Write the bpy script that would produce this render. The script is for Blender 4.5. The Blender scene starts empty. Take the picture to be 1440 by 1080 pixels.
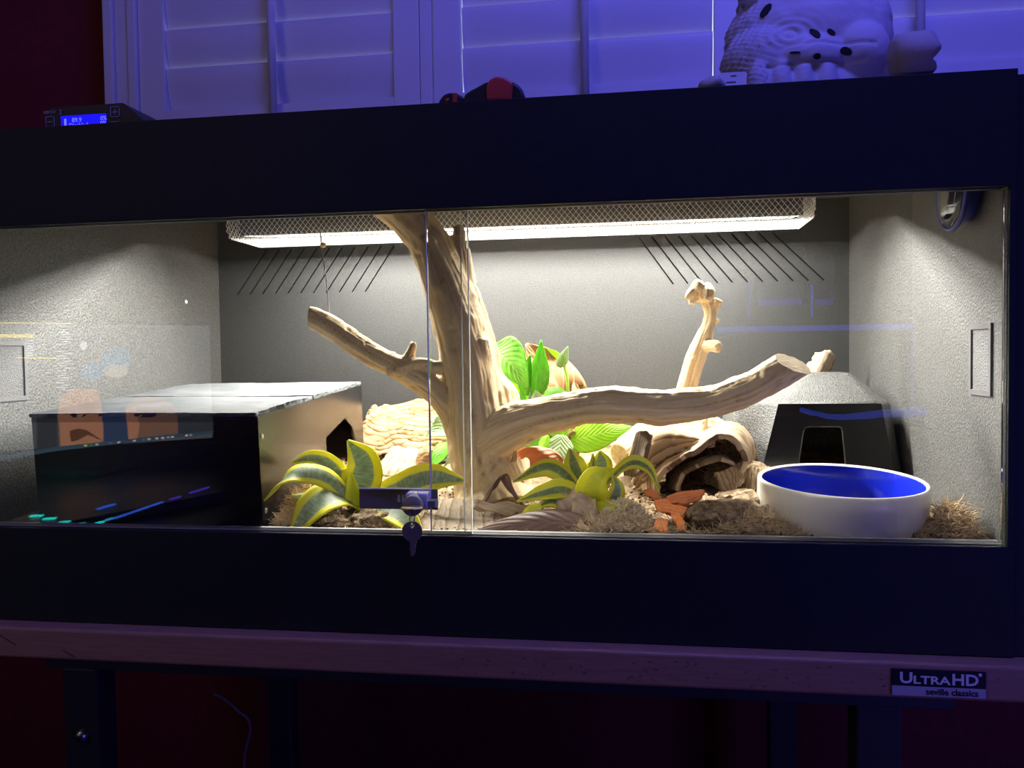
import bpy, bmesh, math, random
import numpy as np
from mathutils import Vector, Matrix, Euler

random.seed(7)
rng = np.random.default_rng(7)
S = bpy.context.scene
COL = S.collection

# ------------------------------------------------------------------ camera
F_PX = 1145.15
YAW, PITCH, ROLL = 0.147132, -0.0349867, 0.0135081
CAM = np.array([0.217236, -0.914375, 0.324133])


def cam_matrix():
    ca, sa = math.cos(YAW), math.sin(YAW)
    cb, sb = math.cos(PITCH), math.sin(PITCH)
    cc, sc = math.cos(ROLL), math.sin(ROLL)
    yaw = np.array([[ca, -sa, 0], [sa, ca, 0], [0, 0, 1]])
    pit = np.array([[1, 0, 0], [0, cb, -sb], [0, sb, cb]])
    rol = np.array([[cc, 0, sc], [0, 1, 0], [-sc, 0, cc]])
    return yaw @ pit @ rol


CM = cam_matrix()
cam_d = bpy.data.cameras.new('camera')
cam_d.sensor_width = 36.0
cam_d.lens = 36.0 * F_PX / 1440.0
cam_d.clip_start = 0.01
cam = bpy.data.objects.new('camera', cam_d)
COL.objects.link(cam)
cam.matrix_world = Matrix(((CM[0, 0], CM[0, 2], -CM[0, 1], CAM[0]),
                           (CM[1, 0], CM[1, 2], -CM[1, 1], CAM[1]),
                           (CM[2, 0], CM[2, 2], -CM[2, 1], CAM[2]),
                           (0, 0, 0, 1)))
S.camera = cam

# ------------------------------------------------------------------ world, exposure, room light
W = bpy.data.worlds.new('world')
S.world = W
W.use_nodes = True
W.node_tree.nodes['Background'].inputs[0].default_value = (0.02, 0.02, 0.06, 1)
W.node_tree.nodes['Background'].inputs[1].default_value = 0.05
S.view_settings.view_transform = 'Standard'
S.view_settings.look = 'None'
S.view_settings.gamma = 1.0
S.view_settings.exposure = 0.0
S.view_settings.use_curve_mapping = False
S.cycles.use_denoising = True
S.cycles.sample_clamp_indirect = 6.0
S.cycles.max_bounces = 10
S.cycles.transmission_bounces = 10
S.cycles.transparent_max_bounces = 12


def area_light(name, loc, rot, sx, sy, energy, color, spread=math.pi):
    d = bpy.data.lights.new(name, 'AREA')
    d.shape = 'RECTANGLE'
    d.size, d.size_y = sx, sy
    d.energy = energy
    d.color = color
    d.spread = spread
    o = bpy.data.objects.new(name, d)
    COL.objects.link(o)
    o.location = loc
    o.rotation_euler = rot
    return o


# blue LED ceiling light of the room, and an added warm fill light for the fronts, with no such lamp known
area_light('blue_ceiling_light', (0.6, -0.32, 1.72), (math.radians(42), 0, math.radians(12)), 0.9, 0.25, 20.5, (0.115, 0.112, 1.0))
area_light('blue_strip_light', (1.65, -1.5, -0.10), (math.radians(88), 0, math.radians(38)), 0.7, 0.06, 7.0, (0.16, 0.12, 1.0))
area_light('warm_fill_light', (-1.2, -1.35, 1.55), (math.radians(45), 0, math.radians(-25)), 0.5, 0.3, 2.2, (0.9, 0.62, 0.62))


# ------------------------------------------------------------------ helpers
def P(px, py, y):
    """the point in the plane Y = y that the photograph shows at pixel (px, py)"""
    d = CM @ np.array([(px - 720) / F_PX, 1.0, (540 - py) / F_PX])
    s = (y - CAM[1]) / d[1]
    return Vector((CAM + s * d).tolist())


def PZ(px, py, z):
    d = CM @ np.array([(px - 720) / F_PX, 1.0, (540 - py) / F_PX])
    s = (z - CAM[2]) / d[2]
    return Vector((CAM + s * d).tolist())


def PX(y):
    """metres per pixel at depth y"""
    return (y - CAM[1]) * 1.02 / F_PX


def hash3(ix, iy, iz, seed):
    h = (ix * 374761393 + iy * 668265263 + iz * 2147483647 + seed * 1274126177) & 0x7fffffff
    h = ((h ^ (h >> 13)) * 1274126177) & 0x7fffffff
    h = ((h ^ (h >> 16)) * 668265263) & 0x7fffffff
    return ((h ^ (h >> 15)) & 0xffff) / 65535.0


def vnoise(p, seed=0):
    """value noise in [-1, 1] for an (n,3) array"""
    p = np.asarray(p, float)
    i = np.floor(p).astype(np.int64)
    f = p - i
    f = f * f * (3 - 2 * f)
    r = 0
    for dx in (0, 1):
        for dy in (0, 1):
            for dz in (0, 1):
                w = (f[:, 0] if dx else 1 - f[:, 0]) * (f[:, 1] if dy else 1 - f[:, 1]) * (f[:, 2] if dz else 1 - f[:, 2])
                r = r + w * hash3(i[:, 0] + dx, i[:, 1] + dy, i[:, 2] + dz, seed)
    return r * 2 - 1


def fbm(p, octv=4, seed=0):
    p = np.asarray(p, float)
    a, r = 1.0, 0
    for k in range(octv):
        r = r + a * vnoise(p * 2 ** k, seed + k * 17)
        a *= 0.5
    return r


def tagit(o, label=None, cat=None, group=None, kind=None):
    if label: o['label'] = label
    if cat: o['category'] = cat
    if group: o['group'] = group
    if kind: o['kind'] = kind
    return o


def thing(name, label, cat, loc=(0, 0, 0), group=None, kind=None):
    o = bpy.data.objects.new(name, None)
    o.empty_display_size = 0.02
    COL.objects.link(o)
    o.location = loc
    return tagit(o, label, cat, group, kind)


def link(name, me, mat=None, parent=None, smooth=False, world=True):
    o = bpy.data.objects.new(name, me)
    COL.objects.link(o)
    if mat is not None:
        for m in (mat if isinstance(mat, (list, tuple)) else [mat]):
            me.materials.append(m)
    if smooth:
        me.polygons.foreach_set('use_smooth', [True] * len(me.polygons))
    if parent is not None:
        o.parent = parent
        if world:       # geometry is given in world coordinates
            o.matrix_parent_inverse = wm(parent).inverted()
    return o


def wm(o):
    m = Matrix.LocRotScale(o.location, o.rotation_euler, o.scale)
    return (wm(o.parent) @ o.matrix_parent_inverse @ m) if o.parent else m


def mesh(name, verts, faces, mat=None, parent=None, smooth=False, uvs=None, world=True):
    me = bpy.data.meshes.new(name)
    me.from_pydata([tuple(v) for v in verts], [], faces)
    me.update()
    if uvs is not None:
        lay = me.uv_layers.new(name='UVMap')
        vi = np.zeros(len(me.loops), np.int32)
        me.loops.foreach_get('vertex_index', vi)
        lay.data.foreach_set('uv', np.asarray(uvs, np.float32)[vi].ravel())
    return link(name, me, mat, parent, smooth, world)


def bm_obj(name, bm, mat=None, parent=None, smooth=False, world=True):
    me = bpy.data.meshes.new(name)
    bm.to_mesh(me)
    bm.free()
    return link(name, me, mat, parent, smooth, world)


def bm_box(bm, lo, hi, bevel=0.0, seg=2, rot=None, about=None):
    lo, hi = Vector(lo), Vector(hi)
    c, s = (lo + hi) / 2, hi - lo
    m = Matrix.Translation(c) @ Matrix.Diagonal((s.x, s.y, s.z, 1))
    g = bmesh.ops.create_cube(bm, size=1.0, matrix=m)
    vs = g['verts']
    if bevel > 0:
        es = list({e for v in vs for e in v.link_edges})
        r = bmesh.ops.bevel(bm, geom=es, offset=bevel, segments=seg, affect='EDGES', profile=0.5)
        vs = list({v for f in r['faces'] for v in f.verts} | {v for v in vs if v.is_valid})
    if rot is not None:
        bmesh.ops.rotate(bm, verts=vs, cent=about or c, matrix=rot)
    return vs


def box(name, lo, hi, mat, parent=None, bevel=0.0, seg=2, world=True):
    bm = bmesh.new()
    bm_box(bm, lo, hi, bevel, seg)
    return bm_obj(name, bm, mat, parent, smooth=False, world=world)


def prism(name, pts, axis, a, b, mat, parent=None, bevel=0.0, world=True):
    """polygon (2-D points) extruded along an axis from a to b"""
    def put(u, v, w):
        return {'x': (w, u, v), 'y': (u, w, v), 'z': (u, v, w)}[axis]
    n = len(pts)
    vs = [put(u, v, a) for u, v in pts] + [put(u, v, b) for u, v in pts]
    fs = [list(range(n))[::-1], list(range(n, 2 * n))]
    fs += [[i, (i + 1) % n, n + (i + 1) % n, n + i] for i in range(n)]
    bm = bmesh.new()
    bv = [bm.verts.new(v) for v in vs]
    for f in fs:
        bm.faces.new([bv[i] for i in f])
    bmesh.ops.recalc_face_normals(bm, faces=bm.faces)
    if bevel > 0:
        bmesh.ops.bevel(bm, geom=list(bm.edges), offset=bevel, segments=2, affect='EDGES', profile=0.5)
    return bm_obj(name, bm, mat, parent, world=world)


def catmull(pts, n):
    pts = [np.asarray(p, float) for p in pts]
    if len(pts) == 2:
        return np.array([pts[0] + (pts[1] - pts[0]) * t for t in np.linspace(0, 1, n)])
    q = [2 * pts[0] - pts[1]] + pts + [2 * pts[-1] - pts[-2]]
    out = []
    m = len(pts) - 1
    for t in np.linspace(0, m, n):
        k = min(int(t), m - 1)
        u = t - k
        a, b, c, d = q[k:k + 4]
        out.append(0.5 * (2 * b + (c - a) * u + (2 * a - 5 * b + 4 * c - d) * u * u + (3 * b - a - 3 * c + d) * u ** 3))
    return np.array(out)


def tube_data(pts, rad, seg=8, cap=True):
    """swept tube: pts (n,3), rad (n,)"""
    pts = np.asarray(pts, float)
    n = len(pts)
    tan = np.gradient(pts, axis=0)
    tan /= np.linalg.norm(tan, axis=1)[:, None] + 1e-12
    ref = np.array([0, 0, 1.0]) if abs(tan[0][2]) < 0.9 else np.array([1.0, 0, 0])
    u = np.cross(ref, tan[0]); u /= np.linalg.norm(u)
    vs, fs = [], []
    ang = np.linspace(0, 2 * np.pi, seg, endpoint=False)
    for i in range(n):
        u = u - tan[i] * (u @ tan[i]); u /= np.linalg.norm(u) + 1e-12
        w = np.cross(tan[i], u)
        for a in ang:
            vs.append(pts[i] + rad[i] * (math.cos(a) * u + math.sin(a) * w))
    for i in range(n - 1):
        for k in range(seg):
            k2 = (k + 1) % seg
            fs.append([i * seg + k, i * seg + k2, (i + 1) * seg + k2, (i + 1) * seg + k])
    if cap:
        fs.append(list(range(seg))[::-1])
        fs.append([(n - 1) * seg + k for k in range(seg)])
    return vs, fs


def tube(name, pts, rad, mat, parent=None, seg=8, n=None, smooth=True):
    p = catmull(pts, n or max(2, len(pts) * 5))
    r = np.interp(np.linspace(0, 1, len(p)), np.linspace(0, 1, len(rad)), rad) if hasattr(rad, '__len__') else np.full(len(p), rad)
    vs, fs = tube_data(p, r, seg)
    return mesh(name, vs, fs, mat, parent, smooth)


def lathe(name, prof, mat, parent=None, seg=64, M=None, closed=False, smooth=True, cap=True):
    vs, fs = [], []
    n = len(prof)
    for k in range(seg):
        a = 2 * math.pi * k / seg
        for r, z in prof:
            v = Vector((r * math.cos(a), r * math.sin(a), z))
            vs.append(M @ v if M else v)
    for k in range(seg):
        k2 = (k + 1) % seg
        for i in range(n - 1 + (1 if closed else 0)):
            j = (i + 1) % n
            fs.append([k * n + i, k2 * n + i, k2 * n + j, k * n + j])
    if not closed and cap:
        if prof[0][0] > 1e-6: fs.append([k * n for k in range(seg)][::-1])
        if prof[-1][0] > 1e-6: fs.append([k * n + n - 1 for k in range(seg)])
    bm = bmesh.new()
    bv = [bm.verts.new(v) for v in vs]
    for f in fs:
        try: bm.faces.new([bv[i] for i in f])
        except ValueError: pass
    bmesh.ops.remove_doubles(bm, verts=bm.verts, dist=1e-6)
    bmesh.ops.recalc_face_normals(bm, faces=bm.faces)
    return bm_obj(name, bm, mat, parent, smooth)


def patch(name, rows, mat, parent=None, thick=0.003, nu=24, nv=24, noise=0.0, nscale=60.0, seed=0, edge=0.0, ridge=0.0, rfreq=30.0, across=1):
    """a curved sheet through a grid of control points, wavy and solid: rows of equal length"""
    R = [catmull(r, nu) for r in rows]
    G = np.array([catmull([R[i][j] for i in range(len(R))], nv) for j in range(nu)])      # nu x nv x 3
    vs = G.reshape(-1, 3)
    U, V = np.meshgrid(np.linspace(0, 1, nu), np.linspace(0, 1, nv), indexing='ij')
    uv = np.stack([U.ravel(), V.ravel()], 1)
    du = np.gradient(G, axis=0).reshape(-1, 3); dv = np.gradient(G, axis=1).reshape(-1, 3)
    N = np.cross(du, dv); N /= np.linalg.norm(N, axis=1)[:, None] + 1e-9
    vs = vs + N * (noise * fbm(vs * nscale, 4, seed))[:, None]
    if ridge:
        w = uv[:, across] * rfreq + (2.2 if across else 1.2) * vnoise(vs * 28, seed + 5)
        vs = vs + N * (ridge * np.sin(w * 2 * np.pi) * (0.6 + 0.4 * vnoise(vs * 50, seed + 9)))[:, None]
    if edge:
        b = (np.minimum.reduce([uv[:, 0], 1 - uv[:, 0], uv[:, 1], 1 - uv[:, 1]]) < 1e-4)
        vs[b] += edge * np.stack([vnoise(vs[b] * 190 + 3, seed + 1), vnoise(vs[b] * 190 + 11, seed + 2), vnoise(vs[b] * 190 + 23, seed + 3)], 1)
    fs = [[i * nv + j, (i + 1) * nv + j, (i + 1) * nv + j + 1, i * nv + j + 1] for i in range(nu - 1) for j in range(nv - 1)]
    o = mesh(name, vs, fs, mat, parent, True, uv)
    m = o.modifiers.new('thickness', 'SOLIDIFY'); m.thickness = thick; m.offset = 0
    return o


def leaf(name, spine, widths, side, mat, parent=None, cup=0.25, thick=0.0012, n=22, m=11, wave=0.0, seed=0):
    """a blade: spine points, widths along it (metres, full), side = direction of the blade's width, cup = trough depth"""
    sp = catmull(spine, n)
    w = np.interp(np.linspace(0, 1, n), np.linspace(0, 1, len(widths)), widths)
    w = np.convolve(np.pad(w, 1, mode='edge'), [0.25, 0.5, 0.25], mode='valid'); w[-1] = max(widths[-1], 0.0004)
    tan = np.gradient(sp, axis=0); tan /= np.linalg.norm(tan, axis=1)[:, None]
    side = np.asarray(side, float)
    sides = side if side.ndim == 2 else np.array([side, side])
    vs, uv = [], []
    for i in range(n):
        t = i / (n - 1)
        s = sides[0] + (sides[-1] - sides[0]) * t
        s = s - tan[i] * (s @ tan[i]); s /= np.linalg.norm(s) + 1e-9
        nn = np.cross(s, tan[i])
        for j in range(m):
            a = 2 * j / (m - 1) - 1
            off = cup * w[i] * (a * a) * 0.5 + wave * math.sin(t * 14 + a * 2 + seed) * abs(a) * w[i]
            vs.append(sp[i] + s * a * w[i] * 0.5 + nn * off)
            uv.append((j / (m - 1), t))
    fs = [[i * m + j, i * m + j + 1, (i + 1) * m + j + 1, (i + 1) * m + j] for i in range(n - 1) for j in range(m - 1)]
    o = mesh(name, vs, fs, mat, parent, True, uv)
    md = o.modifiers.new('thickness', 'SOLIDIFY'); md.thickness = thick; md.offset = 0
    return o


def text(name, body, size, mat, parent, M, sx=1.0, align='LEFT', extrude=0.0002, fit=None):
    c = bpy.data.curves.new(name, 'FONT')
    c.body = body; c.size = size; c.align_x = align; c.extrude = extrude; c.resolution_u = 3; c.offset = size * 0.022 if fit else 0.0
    o = bpy.data.objects.new(name, c)
    COL.objects.link(o)
    me = bpy.data.meshes.new_from_object(o.evaluated_get(bpy.context.evaluated_depsgraph_get()))
    bpy.data.objects.remove(o); bpy.data.curves.remove(c)
    if fit:
        q = co_of(me); lo, hi = q.min(0), q.max(0)
        me.transform(Matrix.Diagonal((fit[0] / (hi[0] - lo[0]), fit[1] / (hi[1] - lo[1]), 1, 1)) @ Matrix.Translation((-lo[0], -lo[1], 0)))
    me.transform(M @ Matrix.Diagonal((sx, 1, 1, 1)))
    me.name = name
    return link(name, me, mat, parent)


FRONT = Matrix.Rotation(math.radians(90), 4, 'X')      # text that faces the viewer (-Y)


def voxel_union(name, parts, voxel):
    """one closed surface out of overlapping tubes and lumps -> mesh"""
    vs, fs = [], []
    for v, f in parts:
        o = len(vs)
        vs += [tuple(x) for x in v]
        fs += [[i + o for i in q] for q in f]
    me = bpy.data.meshes.new(name + '_raw')
    me.from_pydata(vs, [], fs)
    bm = bmesh.new(); bm.from_mesh(me)
    bmesh.ops.recalc_face_normals(bm, faces=bm.faces)
    bm.to_mesh(me); bm.free()
    o = bpy.data.objects.new(name + '_raw', me)
    COL.objects.link(o)
    m = o.modifiers.new('r', 'REMESH'); m.mode = 'VOXEL'; m.voxel_size = voxel
    s = o.modifiers.new('s', 'SMOOTH'); s.iterations = 8; s.factor = 0.5
    dg = bpy.context.evaluated_depsgraph_get()
    out = bpy.data.meshes.new_from_object(o.evaluated_get(dg))
    out.name = name
    bpy.data.objects.remove(o); bpy.data.meshes.remove(me)
    return out


def co_of(me):
    a = np.zeros(len(me.vertices) * 3, np.float32); me.vertices.foreach_get('co', a)
    return a.reshape(-1, 3).astype(float)


def no_of(me):
    a = np.zeros(len(me.vertices) * 3, np.float32); me.vertices.foreach_get('normal', a)
    return a.reshape(-1, 3).astype(float)


def set_co(me, co):
    me.vertices.foreach_set('co', co.astype(np.float32).ravel()); me.update()


def float_attr(me, name, val):
    at = me.attributes.new(name, 'FLOAT', 'POINT')
    at.data.foreach_set('value', np.asarray(val, np.float32))


def driftwood(name, chains, mat, parent=None, voxel=0.0024, groove=0.0016, lump=0.12, seed=0, twist=2.5, seg=14):
    """chains: lists of (px, py, y, radius in px) -> one continuous gnarled branch with grain along its limbs"""
    parts, segA, segB, segT, rads = [], [], [], [], []
    t0 = 0.0
    for ch in chains:
        pts = [P(a, b, y) for a, b, y, r in ch]
        rr = [r * PX(y) for a, b, y, r in ch]
        n = len(ch) * 7
        p = catmull(pts, n)
        r = np.interp(np.linspace(0, 1, n), np.linspace(0, 1, len(rr)), rr)
        r = r * (1 + lump * fbm(p * 22, 3, seed))
        parts.append(tube_data(p, r, seg))
        L = np.concatenate([[0], np.cumsum(np.linalg.norm(np.diff(p, axis=0), axis=1))])
        for i in range(n - 1):
            segA.append(p[i]); segB.append(p[i + 1]); segT.append(t0 + L[i]); rads.append(r[i])
        t0 += 3.0
    me = voxel_union(name, parts, voxel)
    co, no = co_of(me), no_of(me)
    A, B = np.array(segA), np.array(segB)
    D = B - A; L2 = (D * D).sum(1)
    best = np.full(len(co), 1e9); ci = np.zeros(len(co), int)
    chain = (np.array(segT) // 3.0).astype(int)
    dist, us = [], []
    for k in range(len(A)):
        u = np.clip(((co - A[k]) @ D[k]) / L2[k], 0, 1)
        d = np.linalg.norm(co - (A[k] + u[:, None] * D[k]), axis=1) / rads[k]
        dist.append(d); us.append(u)
        b = d < best
        best[b] = d[b]; ci[b] = chain[k]
    ws = np.zeros(len(co)); T = np.zeros(len(co)); off = np.zeros((len(co), 3)); DD = np.zeros((len(co), 3))
    for k in range(len(A)):      # soft choice among the limb's own segments keeps the grain smooth
        w = np.exp(-((dist[k] - best) / 0.12) ** 2) * (ci == chain[k])
        ws += w; T += w * (segT[k] + us[k] * math.sqrt(L2[k]))
        off += w[:, None] * (co - (A[k] + us[k][:, None] * D[k])); DD += w[:, None] * D[k] / math.sqrt(L2[k])
    T /= ws; DD /= np.linalg.norm(DD, axis=1)[:, None] + 1e-9
    off = off - DD * (off * DD).sum(1)[:, None]
    on = off / (np.linalg.norm(off, axis=1)[:, None] + 1e-9)
    q1 = np.stack([on[:, 0] * twist * 2.2 + T * 3, on[:, 1] * twist * 2.2 + on[:, 2] * twist * 1.3, on[:, 2] * twist * 2.2 + T * 5], 1)
    gr = fbm(q1 * 1.6, 3, seed + 40)
    ridged = 1 - 2 * np.abs(vnoise(q1 * 2.3, seed + 60))
    bigl = fbm(co * 32, 3, seed + 80)
    pits = np.clip(vnoise(co * 75, seed + 99) - 0.55, 0, 1)
    co2 = co + no * (groove * (0.9 * gr + 0.5 * ridged) + 0.0022 * bigl - 0.005 * pits)[:, None]
    set_co(me, co2)
    float_attr(me, 'grain', np.clip(0.5 + 0.32 * gr + 0.12 * ridged - 0.5 * pits, 0, 1))
    return link(name, me, mat, parent, True)


# ------------------------------------------------------------------ materials
def new_mat(name):
    m = bpy.data.materials.new(name); m.use_nodes = True
    nt = m.node_tree
    return m, nt, nt.nodes['Principled BSDF']


def N(nt, typ, **kw):
    n = nt.nodes.new(typ)
    for k, v in kw.items():
        if k.startswith('i_'):
            key = k[2:]
            n.inputs[int(key) if key.isdigit() else key].default_value = v
        else:
            setattr(n, k, v)
    return n


def ramp(nt, fac, stops):
    r = N(nt, 'ShaderNodeValToRGB')
    e = r.color_ramp.elements
    while len(e) < len(stops): e.new(0.5)
    for el, (p, c) in zip(e, stops):
        el.position = p; el.color = (*c, 1)
    nt.links.new(fac, r.inputs[0])
    return r.outputs[0]


def plain(name, c, rough=0.5, metal=0.0, c2=None, scale=20.0, bump=0.0, bscale=None, spec=0.5, stretch=(1, 1, 1), coat=0.0, detail=5.0):
    m, nt, b = new_mat(name)
    b.inputs['Roughness'].default_value = rough
    b.inputs['Metallic'].default_value = metal
    b.inputs['Specular IOR Level'].default_value = spec
    b.inputs['Coat Weight'].default_value = coat
    b.inputs['Base Color'].default_value = (*c, 1)
    tc = N(nt, 'ShaderNodeTexCoord')
    mp = N(nt, 'ShaderNodeMapping'); mp.inputs['Scale'].default_value = stretch
    nt.links.new(tc.outputs['Object'], mp.inputs[0])
    no = N(nt, 'ShaderNodeTexNoise', i_Scale=scale, i_Detail=detail)
    nt.links.new(mp.outputs[0], no.inputs['Vector'])
    c2 = c2 or tuple(min(1, x * 1.18) for x in c)
    nt.links.new(ramp(nt, no.outputs['Fac'], [(0.3, c), (0.7, c2)]), b.inputs['Base Color'])
    if bump:
        n2 = N(nt, 'ShaderNodeTexNoise', i_Scale=bscale or scale * 4, i_Detail=4.0)
        nt.links.new(mp.outputs[0], n2.inputs['Vector'])
        bp = N(nt, 'ShaderNodeBump', i_Strength=bump, i_Distance=0.002)
        nt.links.new(n2.outputs['Fac'], bp.inputs['Height'])
        nt.links.new(bp.outputs[0], b.inputs['Normal'])
    return m


def emis(name, c, strength):
    m, nt, b = new_mat(name)
    b.inputs['Base Color'].default_value = (*[x * 0.3 for x in c], 1)
    b.inputs['Emission Color'].default_value = (*c, 1)
    b.inputs['Emission Strength'].default_value = strength
    return m


def wood_mat(name, stops, rough=0.75, fine=180.0, bump=0.35):
    m, nt, b = new_mat(name)
    b.inputs['Roughness'].default_value = rough
    b.inputs['Specular IOR Level'].default_value = 0.25
    at = N(nt, 'ShaderNodeAttribute', attribute_name='grain')
    tc = N(nt, 'ShaderNodeTexCoord')
    no = N(nt, 'ShaderNodeTexNoise', i_Scale=fine, i_Detail=6.0)
    nt.links.new(tc.outputs['Object'], no.inputs['Vector'])
    mx = N(nt, 'ShaderNodeMath', operation='MULTIPLY_ADD'); mx.inputs[1].default_value = 0.28
    nt.links.new(no.outputs['Fac'], mx.inputs[0])
    sb = N(nt, 'ShaderNodeMath', operation='SUBTRACT'); sb.inputs[1].default_value = 0.14
    nt.links.new(at.outputs['Fac'], sb.inputs[0]); nt.links.new(sb.outputs[0], mx.inputs[2])
    nt.links.new(ramp(nt, mx.outputs[0], stops), b.inputs['Base Color'])
    bp = N(nt, 'ShaderNodeBump', i_Strength=bump, i_Distance=0.0015)
    nt.links.new(mx.outputs[0], bp.inputs['Height']); nt.links.new(bp.outputs[0], b.inputs['Normal'])
    return m


def uv_wood(name, stops, freq=14.0, dist=3.0, rough=0.8, bump=0.5, way='Y'):
    """wood sheet with flowing grain lines along U"""
    m, nt, b = new_mat(name)
    b.inputs['Roughness'].default_value = rough; b.inputs['Specular IOR Level'].default_value = 0.2
    uv = N(nt, 'ShaderNodeTexCoord')
    wv = N(nt, 'ShaderNodeTexWave', bands_direction=way, wave_profile='SAW')
    wv.inputs['Scale'].default_value = freq / 6; wv.inputs['Distortion'].default_value = dist
    wv.inputs['Detail'].default_value = 3.0; wv.inputs['Detail Scale'].default_value = 1.4
    nt.links.new(uv.outputs['UV'], wv.inputs['Vector'])
    nt.links.new(ramp(nt, wv.outputs['Fac'], stops), b.inputs['Base Color'])
    bp = N(nt, 'ShaderNodeBump', i_Strength=bump, i_Distance=0.002)
    nt.links.new(wv.outputs['Fac'], bp.inputs['Height']); nt.links.new(bp.outputs[0], b.inputs['Normal'])
    return m


def translucent_add(m, col_socket, amt, tint=None):
    nt = m.node_tree
    b = nt.nodes['Principled BSDF']; out = nt.nodes['Material Output']
    tr = N(nt, 'ShaderNodeBsdfTranslucent')
    if tint:
        tr.inputs[0].default_value = (*tint, 1)
    else:
        nt.links.new(col_socket, tr.inputs[0])
    mx = N(nt, 'ShaderNodeMixShader'); mx.inputs[0].default_value = amt
    nt.links.new(b.outputs[0], mx.inputs[1]); nt.links.new(tr.outputs[0], mx.inputs[2])
    nt.links.new(mx.outputs[0], out.inputs['Surface'])


def snake_plant_mat(name, margin, centre, centre2, wide=0.55):
    """blade with lime margins and a banded grey-green centre, by its UV"""
    m, nt, b = new_mat(name)
    b.inputs['Roughness'].default_value = 0.38
    tc = N(nt, 'ShaderNodeTexCoord'); sx = N(nt, 'ShaderNodeSeparateXYZ')
    nt.links.new(tc.outputs['UV'], sx.inputs[0])
    a = N(nt, 'ShaderNodeMath', operation='MULTIPLY_ADD', i_1=2.0, i_2=-1.0); nt.links.new(sx.outputs[0], a.inputs[0])
    ab = N(nt, 'ShaderNodeMath', operation='ABSOLUTE'); nt.links.new(a.outputs[0], ab.inputs[0])
    mp = N(nt, 'ShaderNodeMapping'); mp.inputs['Scale'].default_value = (9, 1.2, 1); nt.links.new(tc.outputs['UV'], mp.inputs[0])
    no = N(nt, 'ShaderNodeTexNoise', i_Scale=3.0, i_Detail=4.0); nt.links.new(mp.outputs[0], no.inputs['Vector'])
    mp2 = N(nt, 'ShaderNodeMapping'); mp2.inputs['Scale'].default_value = (2.5, 22, 1); nt.links.new(tc.outputs['UV'], mp2.inputs[0])
    nb = N(nt, 'ShaderNodeTexNoise', i_Scale=1.2, i_Detail=4.0); nt.links.new(mp2.outputs[0], nb.inputs['Vector'])
    cc = ramp(nt, nb.outputs['Fac'], [(0.35, centre), (0.65, centre2)])
    ad = N(nt, 'ShaderNodeMath', operation='MULTIPLY_ADD', i_1=0.3); nt.links.new(no.outputs['Fac'], ad.inputs[0]); nt.links.new(ab.outputs[0], ad.inputs[2])
    mk = N(nt, 'ShaderNodeMapRange'); mk.inputs['From Min'].default_value = wide + 0.10; mk.inputs['From Max'].default_value = wide + 0.17
    nt.links.new(ad.outputs[0], mk.inputs['Value'])
    mx = N(nt, 'ShaderNodeMix', data_type='RGBA'); mx.inputs['B'].default_value = (*margin, 1)
    nt.links.new(mk.outputs[0], mx.inputs['Factor']); nt.links.new(cc, mx.inputs['A'])
    nt.links.new(mx.outputs['Result'], b.inputs['Base Color'])
    translucent_add(m, mx.outputs['Result'], 0.3)
    return m


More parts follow.
